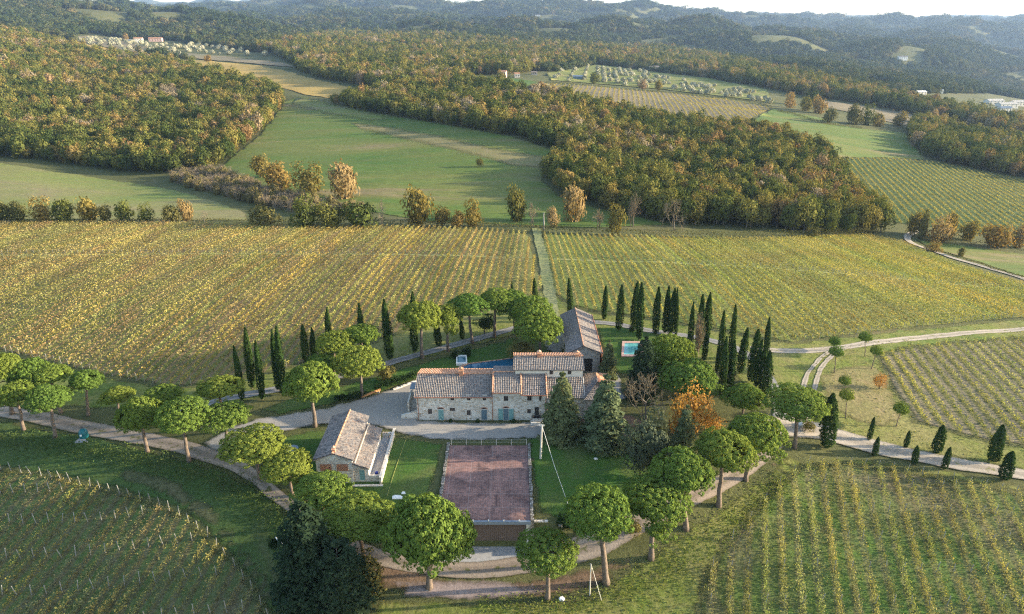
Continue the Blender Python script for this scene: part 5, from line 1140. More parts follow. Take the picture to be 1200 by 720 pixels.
def terrace_mat():
    m, nt = nt_new('red_terrace_tiles'); p = pos(nt)
    b = N(nt, 'ShaderNodeTexBrick'); b.offset = 0; b.inputs['Scale'].default_value = 1.0; b.inputs['Brick Width'].default_value = .34; b.inputs['Row Height'].default_value = .34
    b.inputs['Mortar Size'].default_value = .012; b.inputs['Color1'].default_value = (.3, .16, .13, 1); b.inputs['Color2'].default_value = (.2, .115, .1, 1); b.inputs['Mortar'].default_value = (.3, .24, .22, 1); L(nt, p, b.inputs['Vector'])
    g = N(nt, 'ShaderNodeTexBrick'); g.offset = 0; g.inputs['Scale'].default_value = 1.0; g.inputs['Brick Width'].default_value = 3.2; g.inputs['Row Height'].default_value = 3.2; g.inputs['Mortar Size'].default_value = .035; g.inputs['Mortar Smooth'].default_value = .6; L(nt, p, g.inputs['Vector'])
    big = ramp(nt, noise(nt, .33, 6, .68, p, .8), [(.34, (.42, .42, .45)), (.5, (.85, .85, .85)), (.7, (1.3, 1.2, 1.15))])
    fine = ramp(nt, noise(nt, 2.6, 5, .7, p), [(.3, (.7,)*3), (.7, (1.3,)*3)])
    col = mixc(nt, 1.0, mixc(nt, 1.0, b.outputs[0], big, 'MULTIPLY'), fine, 'MULTIPLY')
    wn = N(nt, 'ShaderNodeMath', operation='MULTIPLY'); L(nt, g.outputs['Fac'], wn.inputs[0]); L(nt, noise(nt, .7, 3, .6, p), wn.inputs[1])
    col = mixc(nt, wn.outputs[0], col, (.38, .33, .31)); principled(nt, col, .85, fine, .2, .02, .2); return m
M['terrace'] = terrace_mat()
def water_mat(name, col):
    m, nt = nt_new(name); n = noise(nt, 1.6, 3, .5, pos(nt)); g = ramp(nt, n, [(.3, (.85,)*3), (.7, (1.15,)*3)])
    principled(nt, mixc(nt, 1.0, col, g, 'MULTIPLY'), .06, n, .06, .03, .5); return m
M['pool_deep'] = water_mat('deep_pool_water', (.02, .1, .17)); M['pool_light'] = water_mat('turquoise_pool_water', (.12, .37, .35)); M['spa'] = water_mat('spa_water', (.06, .16, .2))

def slope(name, a, b, c, d, mat, parent, step=.3):
    """tiled roof slope; a, b along the eave, c, d above them"""
    a, b, c, d = map(Vector, (a, b, c, d)); nrm = (b-a).cross(d-a).normalized()
    if nrm.z < 0: nrm = -nrm
    nu = max(2, int((b-a).length/step))*4; nv = max(2, int((d-a).length/.42))
    vs, fs = [], []; r = random.Random(int((b-a).length*100))
    for j in range(nv):
        for e, lift_ in ((0, .055), (1, .0)):
            v = (j+e)/nv
            for i in range(nu+1):
                u = i/nu; p = a.lerp(b, u).lerp(d.lerp(c, u), v)
                vs.append(p+nrm*(.05*math.cos(i*math.pi/2)+lift_+r.uniform(-.012, .012)))
    w = nu+1
    for j in range(2*nv-1):
        for i in range(nu): q = j*w+i; fs.append((q, q+1, q+w+1, q+w))
    o = np.array([a, b, c, d]); mb = MB(); mb.add(vs, fs)
    lo = [Vector(p)-nrm*.06 for p in o]; lo2 = [Vector(p)-nrm*.2 for p in o]
    mb.add(lo+lo2, [(0, 1, 2, 3), (7, 6, 5, 4), (0, 4, 5, 1), (1, 5, 6, 2), (2, 6, 7, 3), (3, 7, 4, 0)])
    return mb.build(name, mat, parent)
def ridge(a, b, parent, mat='tiles_red', r=.13):
    a, b = Vector(a), Vector(b); n = max(2, int((b-a).length/.45)); mb = MB()
    for k in range(n):
        p, q = a.lerp(b, k/n), a.lerp(b, (k+1)/n); mb.tube([p, q], [r*1.12, r*.92], 7)
    return mb.build('ridge_tiles', M[mat], parent)
def window(parent, X, Y, Z, w, h, kind='window', mat=None, arch=False, nx=0, side=None):
    """opening in a wall that faces the camera (-Y) or, with side='x', faces +X"""
    def B(mb, u0, u1, z0, z1, d0, d1):
        if side == 'x': mb.box(X+d0, X+d1, Y+u0, Y+u1, z0, z1)
        else: mb.box(X+u0, X+u1, Y-d1, Y-d0, z0, z1)
    s = MB(); t = .1
    B(s, -w/2-t, w/2+t, Z-h/2-t, Z-h/2, -.05, .05); B(s, -w/2-t, w/2+t, Z+h/2, Z+h/2+t*1.2, -.05, .055); B(s, -w/2-t, -w/2, Z-h/2, Z+h/2, -.05, .045); B(s, w/2, w/2+t, Z-h/2, Z+h/2, -.05, .045)
    o = s.build(kind, M['surround'], parent)
    if kind == 'window':
        g = MB(); B(g, -w/2, w/2, Z-h/2, Z+h/2, -.04, .012); g.build('pane', M['glass'], o)
        f = MB(); B(f, -.03, .03, Z-h/2, Z+h/2, .013, .03); B(f, -w/2, w/2, Z+h*.1-.02, Z+h*.1+.02, .0135, .028)
        B(f, -w/2, -w/2+.06, Z-h/2, Z+h/2, .0125, .031); B(f, w/2-.06, w/2, Z-h/2, Z+h/2, .0125, .031); f.build('frame', M['frame'], o)
    else:
        g = MB()
        n = 6
        for k in range(n): B(g, -w/2+w*k/n+.008, -w/2+w*(k+1)/n-.008, Z-h/2, Z+h/2, -.04, .02)
        g.build('leaf', M[mat or 'shutter'], o)
        hd = MB(); B(hd, w*.3, w*.36, Z-.05, Z+.05, .0201, .07); hd.build('handle', M['dark'], o)
    if arch:
        a = MB(); n = 8; vs = []
        for k in range(n+1):
            th = math.pi*k/n; vs += [(math.cos(th), math.sin(th))]
        for k in range(n):
            (x0, z0), (x1, z1) = vs[k], vs[k+1]
            r0, r1 = w/2, w/2+.16
            zb = Z+h/2+.12
            a.add([(X+x0*r0, Y-.05, zb+z0*r0*.55), (X+x1*r0, Y-.05, zb+z1*r0*.55), (X+x1*r1, Y-.05, zb+z1*r1*.6), (X+x0*r1, Y-.05, zb+z0*r1*.6), (X+x0*r0, Y+.05, zb+z0*r0*.55), (X+x1*r0, Y+.05, zb+z1*r0*.55), (X+x1*r1, Y+.05, zb+z1*r1*.6), (X+x0*r1, Y+.05, zb+z0*r1*.6)], [(0, 1, 2, 3), (3, 2, 6, 7), (0, 4, 5, 1), (4, 7, 6, 5)])
        a.build('arch', M['brickred'], o)
        g = MB(); g.add([(X+x*w/2, Y-.012, Z+h/2+.121+z*w*.27) for x, z in vs], [tuple(range(n+1))]); g.build('fanlight', M['glass'], o)
    return o
def chimney(parent, X, Y, Z, w, h):
    o = MB().box(X-w/2, X+w/2, Y-w/2, Y+w/2, Z-.8, Z+h).build('chimney', M['brickred'], parent)
    MB().box(X-w/2-.08, X+w/2+.08, Y-w/2-.08, Y+w/2+.08, Z+h, Z+h+.1).add([(X-w/2-.05, Y-w/2, Z+h+.35), (X+w/2+.05, Y-w/2, Z+h+.35), (X+w/2+.05, Y+w/2, Z+h+.35), (X-w/2-.05, Y+w/2, Z+h+.35), (X, Y-w/2, Z+h+.55), (X, Y+w/2, Z+h+.55)], [(0, 1, 2, 3), (0, 4, 1), (2, 5, 3), (0, 3, 5, 4), (1, 4, 5, 2)]).build('chimney_cap', M['tiles_red'], o)
    return o
def gable_wall(parent, x0, x1, y0, y1, ez, rz, mat, axis='x', z0=-.6, ez2=None):
    """walls of a block with a pitched top; axis = direction of the ridge"""
    ez2 = ez if ez2 is None else ez2
    if axis == 'x': sec = [(y0, z0), (y1, z0), (y1, ez2), ((y0+y1)/2, rz), (y0, ez)]; P = lambda s, e: [(s, y, z) for y, z in e]; A, Bv = x0, x1
    else: sec = [(x0, z0), (x1, z0), (x1, ez2), ((x0+x1)/2, rz), (x0, ez)]; P = lambda s, e: [(x, s, z) for x, z in e]; A, Bv = y0, y1
    n = 5; mb = MB().add(P(A, sec)+P(Bv, sec), [tuple(range(n)), tuple(range(n, 2*n))[::-1]]+[(i, (i+1) % n, n+(i+1) % n, n+i) for i in range(n)])
    return mb.build('wall', mat, parent)

# ---- the farmhouse
FY = 103.6
fh = empty('farmhouse', (0, 0, 0), 'long two storey stone farmhouse with teal doors and weathered tile roofs', 'farmhouse')
# western part
gable_wall(fh, -16.7, -3.4, FY, 113.4, 4.9, 6.45, M['stone'])
r1 = slope('roof', (-17.0, FY-.45, 4.85), (-3.42, FY-.45, 4.85), (-3.42, 108.5, 6.6), (-17.0, 108.5, 6.6), M['tiles'], fh)
r2 = slope('roof', (-3.42, 113.8, 4.85), (-17.0, 113.8, 4.85), (-17.0, 108.52, 6.6), (-3.42, 108.52, 6.6), M['tiles_red'], fh)  # back slope redder, its sunlight put into the tile colour
ridge((-17, 108.5, 6.68), (-3.4, 108.5, 6.68), r1); chimney(r1, -9.1, 108.3, 6.5, .75, .9)
# middle part with the arched door
gable_wall(fh, -3.395, 1.4, FY-.02, 112.6, 5.8, 7.05, M['stone'], ez2=5.7)
r3 = slope('roof', (-3.4, FY-.45, 5.75), (1.55, FY-.45, 5.75), (1.55, 108.1, 7.2), (-3.4, 108.1, 7.2), M['tiles'], fh)
slope('roof', (.55, 113.0, 5.8), (-3.4, 113.0, 5.8), (-3.4, 108.12, 7.2), (.55, 108.12, 7.2), M['tiles_dark'], fh)
ridge((-3.4, FY-.4, 5.9), (-3.4, 108.1, 7.32), r3, r=.14); ridge((-3.3, 108.11, 7.28), (.5, 108.11, 7.28), r3)
# right part under the upper block
mbw = MB(); mbw.add([(1.405, FY+.01, -.6), (5.9, FY+.01, -.6), (5.9, FY+.01, 5.2), (1.405, FY+.01, 5.2), (1.405, 107.55, -.6), (5.9, 107.55, -.6), (5.9, 107.55, 7.0), (1.405, 107.55, 7.0)], [(0, 1, 2, 3), (7, 6, 5, 4), (3, 2, 6, 7), (0, 4, 5, 1), (1, 5, 6, 2), (0, 3, 7, 4)]); mbw.build('wall', M['stone'], fh)
r4 = slope('roof', (1.58, FY-.42, 5.25), (6.0, FY-.42, 5.25), (6.0, 107.58, 7.15), (1.58, 107.58, 7.15), M['tiles_dark'], fh)
ridge((1.55, FY-.4, 5.45), (1.55, 107.5, 7.3), r4, r=.14); ridge((6.0, FY-.4, 5.4), (6.0, 107.5, 7.25), r4)
# east part behind the cedars
mbw = MB(); mbw.add([(5.905, FY+.2, -.6), (12.8, FY+.2, -.6), (12.8, FY+.2, 4.5), (5.905, FY+.2, 4.5), (5.905, 107.56, -.6), (12.8, 107.56, -.6), (12.8, 107.56, 6.4), (5.905, 107.56, 6.4)], [(0, 1, 2, 3), (7, 6, 5, 4), (3, 2, 6, 7), (0, 4, 5, 1), (1, 5, 6, 2), (0, 3, 7, 4)]); mbw.build('wall', M['stone'], fh)
slope('roof', (6.15, FY-.25, 4.55), (12.6, FY-.25, 4.55), (12.6, 107.58, 6.5), (6.15, 107.58, 6.5), M['tiles'], fh)
MB().box(12.805, 17.6, 103.3, 112, -.6, 4.45).build('wall', M['stone_dark'], fh)
ap1, ap2 = (15.2, 106.2, 6.3), (15.2, 109.4, 6.3); c_ = [(12.55, 102.9, 4.5), (17.95, 102.9, 4.5), (17.95, 112.4, 4.5), (12.55, 112.4, 4.5)]
slope('roof', c_[0], c_[1], ap1, ap1, M['tiles'], fh); slope('roof', c_[1], c_[2], ap2, ap1, M['tiles_red'], fh); slope('roof', c_[2], c_[3], ap2, ap2, M['tiles'], fh); slope('roof', c_[3], c_[0], ap1, ap2, M['tiles_dark'], fh)  # sunlit east hip redder, shaded west hip greyer: light put into the tiles
# tall back block
gable_wall(fh, .6, 12.6, 107.6, 113.6, 8.1, 9.0, M['render'])
r5 = slope('roof', (.3, 107.2, 8.08), (12.9, 107.2, 8.08), (12.9, 110.6, 9.12), (.3, 110.6, 9.12), M['tiles'], fh)
slope('roof', (12.9, 114.0, 8.08), (.3, 114.0, 8.08), (.3, 110.62, 9.12), (12.9, 110.62, 9.12), M['tiles_red'], fh)
ridge((.3, 110.61, 9.2), (12.9, 110.61, 9.2), r5); chimney(r5, 4.9, 110.5, 9.0, .7, .7); chimney(r5, 11.8, 110.7, 9.0, .7, .5)
for px_, py_, w_, h_ in [(530, 466.3, .62, .95), (549.2, 466.3, .62, .95), (567.6, 466.3, .62, .95), (504, 482.2, .7, 1.0), (530.2, 479.8, .9, .65), (549.3, 483.6, .7, 1.0), (593, 467, .8, .95), (620.5, 466.8, .8, .95), (633.2, 466.8, .42, .95), (620, 481.8, .65, .8)]:
    p = on_plane_y(px_, py_, FY); window(fh, p.x, FY-.02, p.z, w_, h_)
p = on_plane_y(516.8, 485.3, FY); window(fh, p.x, FY, 1.1, .95, 2.1, 'door', 'shutter', True)
p = on_plane_y(567.4, 485.3, FY); window(fh, p.x, FY, 1.1, 1.0, 2.0, 'door', 'bluedoor', True)
p = on_plane_y(593, 485, FY); dx = p.x; o = window(fh, p.x, FY-.02, 1.2, .9, 2.3, 'door', 'bluedoor', True)
for s in (-1, 1):
    mb = MB()
    for k in range(7): mb.box(dx+s*.92-.38, dx+s*.92+.38, FY-.125, FY-.09, .1+k*.32, .1+k*.32+.29)
    mb.box(dx+s*.92-.4, dx+s*.92-.33, FY-.13, FY-.088, .06, 2.36).box(dx+s*.92+.33, dx+s*.92+.4, FY-.13, FY-.088, .06, 2.36); mb.build('shutter', M['shutter'], fh)
p = on_plane_y(629, 482, FY); window(fh, p.x, FY+.01, p.z, .75, 1.7, 'door', 'dark')
mb = MB().box(p.x-.75, p.x+.75, FY-.75, FY+.005, p.z-.98, p.z-.86)
for k in range(9): mb.box(p.x-.73+k*.18, p.x-.70+k*.18, FY-.74, FY-.71, p.z-.86, p.z-.1)
mb.box(p.x-.75, p.x+.75, FY-.75, FY-.70, p.z-.1, p.z-.05); mb.build('balcony', M['dark'], fh)
mb = MB()
for k in range(4): mb.box(p.x-1.1+.05*k, p.x+1.3-.05*k, FY-2.0+.4*k, FY-.01-.003*k, -.3, .2*(k+1)); 
mb.build('steps', M['stone'], fh)
for px_, py_ in ((646, 436.5), (667.5, 436.5)):
    p = on_plane_y(px_, py_, 107.6); window(fh, p.x, 107.6, max(p.z, 7.35), .6, .75)
for X_, z_ in ((-16.45, 4.8), (-3.45, 5.6), (5.88, 4.6)):
    MB().tube([(X_, FY-.12, -.1), (X_, FY-.12, z_)], .05, 6).build('downpipe', M['copper'], fh)
MB().tube([(-17, FY-.52, 4.83), (-3.5, FY-.52, 4.83)], .07, 6).build('gutter', M['copper'], fh)
MB().tube([(-3.4, FY-.52, 5.73), (1.5, FY-.52, 5.73)], .07, 6).build('gutter', M['copper'], fh)
MB().tube([(1.6, FY-.5, 5.23), (6.0, FY-.5, 5.23)], .07, 6).build('gutter', M['copper'], fh)
# sloping stub wall and outside stair on the left end
mb = MB().add([(-19.6, FY+.25, -.4), (-16.72, FY+.25, -.4), (-16.72, FY+.25, 1.75), (-18.0, FY+.25, 1.25), (-19.6, FY+.25, .75), (-19.6, FY+.7, -.4), (-16.72, FY+.7, -.4), (-16.72, FY+.7, 1.75), (-18.0, FY+.7, 1.25), (-19.6, FY+.7, .75)], [(0, 1, 2, 3, 4), (9, 8, 7, 6, 5), (0, 5, 6, 1), (1, 6, 7, 2), (2, 7, 8, 3), (3, 8, 9, 4), (4, 9, 5, 0)])
mb.build('stub_wall', M['stone'], fh)
mb = MB()
for k in range(8): mb.box(-18.2, -16.73, FY+1.0+.5*k, FY+1.5+.5*k, -.3, .28*(k+1))
mb.box(-18.45, -18.21, FY+1.0, FY+5.2, -.3, 3.1).build('outside_stair', M['stone'], fh)
MB().box(-18.5, -16.72, FY+4.6, FY+7.0, 3.6, 3.75).box(-18.4, -18.3, FY+6.8, FY+6.9, 0, 3.6).build('porch_roof', M['slate_edge'], fh)

# ---- the small stone house with lean-to and walled terrace
sh = empty('stone_house', (0, 0, 0), 'small stone house with brick lattice gable, lean-to and walled terrace', 'house')
x0, x1, y0, y1, ez, rz = -29.7, -24.2, 86.2, 98.0, 4.15, 5.25; xm = (x0+x1)/2
gable_wall(sh, x0, x1, y0, y1, ez-.05, rz-.12, M['stone'], 'y', -2.5)
ra = slope('roof', (x0-.35, y1+.3, ez-.08), (x0-.35, y0-.35, ez-.08), (xm, y0-.35, rz), (xm, y1+.3, rz), M['tiles_dark'], sh)  # west slope in greyer tiles, its shade put into the colour
rb = slope('roof', (x1+.35, y0-.35, ez-.08), (x1+.35, y1+.3, ez-.08), (xm+.01, y1+.3, rz), (xm+.01, y0-.35, rz), M['tiles'], sh)
ridge((xm, y0-.35, rz+.08), (xm, y1+.3, rz+.08), rb); chimney(rb, xm+.1, y0+.3, rz-.2, .45, .55)
for cx_ in (x0+1.45, x1-1.55):
    o = window(sh, cx_, y0, 2.55, 1.75, 1.25, 'lattice_window', 'brickred')
    mb = MB()
    for r_ in range(7):
        for c_2 in range(9):
            if (r_+c_2) % 2: mb.box(cx_-.86+c_2*.19, cx_-.86+c_2*.19+.185, y0-.075, y0-.021, 1.95+r_*.175, 1.95+r_*.175+.1)
    mb.build('brick_lattice', M['tiles_red'], o)
lx1 = -21.9
mb = MB().add([(x1+.003, y0+.2, -1.5), (lx1, y0+.2, -1.5), (lx1, y0+.2, 2.3), (x1+.003, y0+.2, 3.15), (x1+.003, 97, -1.5), (lx1, 97, -1.5), (lx1, 97, 2.3), (x1+.003, 97, 3.15)], [(0, 1, 2, 3), (7, 6, 5, 4), (0, 4, 5, 1), (1, 5, 6, 2), (2, 6, 7, 3), (3, 7, 4, 0)]); mb.build('wall', M['stone'], sh)
slope('roof', (lx1+.3, y0-.1, 2.3), (lx1+.3, 97.2, 2.3), (x1+.02, 97.2, 3.3), (x1+.02, y0-.1, 3.3), M['tiles'], sh)
MB().box(x1+.36, x1+.5, y0-.1, 97.2, 3.32, 3.42).build('eaves_flashing', M['surround'], sh)
window(sh, -22.9, y0+.2, 1.0, .8, 1.9, 'door', 'shutter')
tw = MB(); tx1 = -19.9
tw.box(tx1-.3, tx1, y0-.5, 98.4, -2, 1.0).box(lx1+.01, tx1-.302, 98.1, 98.398, -2, .95).box(lx1+.01, tx1-.302, y0+.2, y0+.5, -2, .9).box(x1-.1, tx1+.2, y0-.9, y0-.502, -2.2, -.15).box(x1-1.5, x1+.9, y0-2.2, y0-.903, -2.2, -.7)
tw.build('terrace_wall', M['stone'], sh)
MB().box(lx1+.02, tx1-.31, y0+.51, 98.09, -.5, .16).build('terrace_floor', M['concrete'], sh)
mb = MB()
for k in range(6): mb.box(tx1-.34, tx1+.04, y0-.5+k*2.3, y0-.5+k*2.3+2.2, 1.003, 1.08)
mb.build('wall_coping', M['surround'], sh)
props(MB().box(-21.2, -20.75, 87.4, 87.85, .16, .66).tube([(-20.97, 87.6, .66), (-20.97, 87.6, .78)], [.16, .1], 8).build('garden_crate', flat_mat('dark_blue_plastic', (.03, .05, .25), .5)), 'dark blue tub standing on the walled terrace of the small house', 'tub')

# ---- the sunken garage with its tiled roof terrace
ga = empty('sunken_garage', (0, 0, 0), 'sunken garage whose flat red tiled roof is a terrace', 'garage')
MB().box(GX0, GX1, GYF, GYB-.3, -.42, .06).build('roof_terrace', M['terrace'], ga)
MB().box(GX0-.05, GX1+.05, GYF-.3, GYF-.003, -.42, .1).build('roof_edge', M['slate_edge'], ga)
MB().box(GX0+.05, GX1-.05, GYF+.35, GYF+.6, -5.2, -.425).build('wall', M['stone_dark'], ga)
MB().box(GX1-.6, GX1, GYF-.02, GYF+.345, -5.2, -.426).box(GX0, GX0+.6, GYF-.02, GYF+.345, -5.2, -.426).build('pillar', M['stone'], ga)
mb = MB(); nd = 42; wd = (GX1-GX0-1.3)/nd
for k in range(nd): mb.box(GX0+.65+k*wd, GX0+.65+(k+1)*wd-.03, GYF+.18, GYF+.26+.03*(k % 2), -4.5, -.6)
mb.build('garage_door', M['garage_door'], ga)
for s, xw in ((0, GX0), (1, GX1)):
    mb = MB(); r = random.Random(5+s); y = GYF-.2
    while y < GYB:
        l_ = r.uniform(.3, .7); w_ = r.uniform(.38, .55); h_ = r.uniform(.12, .34)
        mb.box(xw-(w_ if s == 0 else -.02), xw+(.0-.02 if s == 0 else w_), y, y+l_-.04, -1.2 if y > GYF+.5 else -2.5, h_); y += l_
    mb.build('stone_edging', M['dry_stone'], ga)
MB().box(GX0-.3, GX1+.6, GYF-3.6, GYF+.1, -4.9, GDZ+.13).build('apron', M['concrete'], ga)
for k in range(6):
    x = GX0+.5+k*(GX1-GX0-1.0)/5.5
    o = MB().box(x-.07, x+.07, GYF-.25, GYF-.11, .1, .28).tube([(x, GYF-.18, .28), (x, GYF-.18, .36)], [.1, .06], 8).build('edge_lamp', M['white'], ga)
fe = empty('post_fence', (0, GYB, 0), 'low fence of six pale posts along the back edge of the roof terrace', 'fence')
for k in range(6):
    x = GX0+.2+k*(GX1-GX0-.4)/5; MB().tube([(x, 0, -.2), (x, 0, 1.05)], [.07, .055], 7).build('post', M['polewood'], fe)
MB().tube([(GX0+.2, 0, .95), (GX1-.2, 0, .95)], .015, 4).tube([(GX0+.2, 0, .5), (GX1-.2, 0, .5)], .015, 4).build('wire', M['wire'], fe)
rw = MB().box(2.95, 5.2, 78.6, 79.0, -4.8, -1.3).box(4.9, 5.2, 75.5, 78.59, -5, -2.6).build('retaining_wall', M['stone']); props(rw, 'short orange lit retaining wall at the right corner of the garage', 'wall')

# ---- the long barn
ba = empty('long_barn', (0, 0, 0), 'long brown roofed barn between the arch of pines and the pool lawn', 'barn')
bx0, bx1, by0, by1, bez, brz = 10.9, 17.7, 121.5, 140.3, 4.4, 6.0; bm_ = 14.1
gable_wall(ba, bx0+.2, bx1-.2, by0, by1, bez-.05, brz-.15, M['stone_dark'], 'y', -2)
slope('roof', (bx0-.1, by1+.2, bez-.1), (bx0-.1, by0-.4, bez-.1), (bm_, by0-.4, brz), (bm_, by1+.2, brz), M['tiles_dark'], ba)  # shaded west slope painted with the darker tiles, sunlit east one without
rr = slope('roof', (bx1+.1, by0-.4, bez-.1), (bx1+.1, by1+.2, bez-.1), (bm_+.01, by1+.2, brz), (bm_+.01, by0-.4, brz), M['tiles'], ba)
ridge((bm_, by0-.4, brz+.08), (bm_, by1+.2, brz+.08), rr)
MB().tube([(bx1+.25, by0-.4, bez-.12), (bx1+.25, by1+.2, bez-.12)], .14, 7).build('gutter', M['copper'], ba)
MB().box(bx1+.25, bx1+.5, by0-.8, by0+12, -1.5, 3.6).build('lean_to_wall', M['brickred'], ba)
window(ba, 15.2, by0, 1.6, 1.8, 3.0, 'door', 'dark')  # dark panel painted in place of the shade inside an open gable
window(ba, 12.6, by0, 2.2, .8, .9)

# ---- pools
po = empty('swimming_pool', (0, 0, 0), 'dark blue swimming pool behind the farmhouse roof', 'pool')
q = [on_z(538, 433, .1), on_z(600, 433, .1), on_z(603, 420.5, .1), on_z(549, 427.5, .1)]
cx_, cy2 = sum(v.x for v in q)/4, sum(v.y for v in q)/4
def ring(q, s0, z0, z1, name, mat, parent, wdt=.55):
    mb = MB(); n = len(q); o_ = []
    c = sum(q, Vector())/n
    inn = q; out = [v+(v-c).normalized()*wdt for v in q]
    mb.add([(v.x, v.y, z1) for v in inn]+[(v.x, v.y, z1) for v in out]+[(v.x, v.y, z0) for v in inn]+[(v.x, v.y, z0) for v in out],
           [(i, (i+1) % n, n+(i+1) % n, n+i) for i in range(n)]+[(n+i, n+(i+1) % n, 3*n+(i+1) % n, 3*n+i) for i in range(n)]+[((i+1) % n, i, 2*n+i, 2*n+(i+1) % n) for i in range(n)])
    return mb.build(name, mat, parent)
MB().prism([(v.x, v.y) for v in q], -.4, .2).build('water', M['pool_deep'], po); ring(q, 0, -.5, .32, 'stone_edge', M['tiles_red'], po, .8)
sp = empty('spa_pool', (0, 0, 0), 'small white edged spa pool at the left end of the swimming pool', 'pool')
q = [on_z(536, 425.5, .5), on_z(546, 425, .5), on_z(545.5, 417.5, .5), on_z(536, 418, .5)]
MB().prism([(v.x, v.y) for v in q], -.3, .42).build('water', M['spa'], sp); ring(q, 0, -.5, .6, 'white_edge', M['white'], sp, .5)
tp = empty('plunge_pool', (0, 0, 0), 'small turquoise pool with pink paving right of the barn', 'pool')
g0 = at(737, 409).z
q = [on_z(731, 416, g0+.2), on_z(751, 416, g0+.2), on_z(750, 402.5, g0+.2), on_z(732, 402.5, g0+.2)]
MB().prism([(v.x, v.y) for v in q], g0-.3, g0+.2).build('water', M['pool_light'], tp); ring(q, 0, g0-.4, g0+.32, 'paving', flat_mat('pink_paving', (.5, .33, .27), .8), tp, 1.0)

# ---- hedges and low walls in the yard
def hedge(path, w, h, lab, seed):
    o = scrub('hedge', path, w, h, 130, M['hedge_dark'], lab, seed, 'hedge', None, .3); return o
M['hedge_dark'] = leaf_mat('clipped_hedge', [(0, (.014, .03, .012)), (1, (.03, .05, .018))], .1, .5, obj_rand=False)
hedge([(392, 470), (405, 469), (421, 467), (428, 464)], 1.1, 1.7, 'dark clipped hedge left of the wooden bench', 21)
hedge([(440, 460), (455, 454), (472, 448), (490, 441)], 1.2, 2.0, 'dark clipped hedge between the bench and the farmhouse', 22)
be = empty('wooden_bench', at(434, 463), 'long orange brown wooden log bench at the edge of the gravel yard', 'bench')
a, b = at(424, 468)-be.location, at(446, 459)-be.location
MB().tube([a+Vector((0, 0, .45)), b+Vector((0, 0, .45))], .24, 8).build('log', flat_mat('orange_log', (.4, .2, .08), .8), be)
for f in (.12, .88): MB().box(-.2, .2, -.25, .25, -.2, .3, Matrix.Translation(a.lerp(b, f))).build('leg', M['stone_dark'], be)
lw = MB()
W = [at(px_, py_) for px_, py_ in ((461, 458), (470, 455), (480, 451), (488, 448))]
for u, v in zip(W[:-1], W[1:]):
    n = int((v-u).length/.6)+1
    for k in range(n):
        p = u.lerp(v, (k+.5)/n); lw.box(-.28, .28, -.18, .18, -.2, .42+.06*math.sin(k*2.3), Matrix.Translation(p) @ Matrix.Rotation(math.atan2(v.y-u.y, v.x-u.x), 4, 'Z'))
props(lw.build('low_wall', M['stone']), 'low pale stone wall curving below the hedge beside the farmhouse', 'wall')
gw = empty('garden_wall', at(680, 508), 'low white stone garden wall between the two cedars', 'wall')
a, b = at(657, 509)-gw.location, at(706, 516)-gw.location; R = Matrix.Rotation(math.atan2(b.y-a.y, b.x-a.x), 4, 'Z'); l_ = (b-a).length
MB().box(0, l_, -.25, .25, -.6, .75, Matrix.Translation(a) @ R).build('wall', M['stone'], gw)
for f in (.3, .68): MB().box(-.3, .3, -.32, .32, -.6, 1.05, Matrix.Translation(a.lerp(b, f)) @ R).build('pier', M['whitewall'], gw)

# ---- poles, wires, small things
pl = empty('power_pole', at(633.5, 538), 'pale concrete power pole right of the roof terrace', 'pole')
tpz = on_plane_y(635, 498, pl.location.y); hp = tpz.z-pl.location.z; xo = tpz.x-pl.location.x
MB().tube([(0, 0, -.4), (xo, 0, hp)], [.2, .13], 10).build('shaft', M['polewood'], pl)
MB().box(xo-.35, xo+.35, -.06, .06, hp-.3, hp-.18).build('crossbar', M['polewood'], pl)
for s in (-.3, 0, .3): MB().tube([(xo+s, 0, hp-.18), (xo+s, 0, hp+.06)], [.07, .04], 7).build('insulator', M['white'], pl)
e = at(666, 592)-pl.location; mid = (Vector((xo, 0, hp))+e)/2-Vector((0, 0, .5))
MB().tube([(xo, 0, hp-.1), mid, e], .035, 5).build('cable', M['wire'], pl)
sp_ = empty('short_pole', at(691, 698), 'thin pale pole with a slanting stay beside the round pine', 'pole')
t_ = on_plane_y(692.5, 661, sp_.location.y)-sp_.location
MB().tube([(0, 0, -.3), t_], [.09, .07], 7).build('shaft', M['polewood'], sp_)
e = at(705, 704)-sp_.location; MB().tube([t_, e], .03, 5).build('stay', M['wire'], sp_)
for px_, py_, ty_, lab in ((437, 684, 668, 'crooked pale post at the edge of the dark conifers'), (432, 676, 652, 'thin brown post beside the crooked one'), (341, 500, 486, 'grey bare pole')):
    if lab == 'grey bare pole': continue
    b = at(px_, py_); h = on_plane_y(px_, ty_, b.y).z-b.z
    props(MB().tube([(0, 0, -.3), (.05, 0, h*.7), (.12, 0, h)], [.08, .07, .06], 6).tube([(.12, 0, h), (.45, 0, h+.12)], [.06, .05], 6).build('wood_post', M['postwood'], None, False, b), lab, 'post')
bn = empty('bell_bin', at(99, 513), 'round dark teal recycling bin beside the left road', 'bin')
mb = MB(); pr = [(0, .62), (.25, .72), (.9, .74), (1.35, .66), (1.65, .45), (1.8, .15), (1.82, 0)]; n = 16
vs = [(r_*math.cos(6.283*k/n), r_*math.sin(6.283*k/n), z_) for z_, r_ in pr for k in range(n)]
mb.add(vs, [(i*n+k, i*n+(k+1) % n, (i+1)*n+(k+1) % n, (i+1)*n+k) for i in range(len(pr)-1) for k in range(n)]); mb.build('shell', flat_mat('teal_plastic', (.015, .12, .14), .45), bn, True)
MB().box(-.16, .16, -.82, -.735, .75, 1.05).build('notice', M['white'], bn); MB().tube([(-.2, 0, 1.8), (-.2, 0, 2.05), (.2, 0, 2.05), (.2, 0, 1.8)], .05, 6).build('handle', M['dark'], bn)
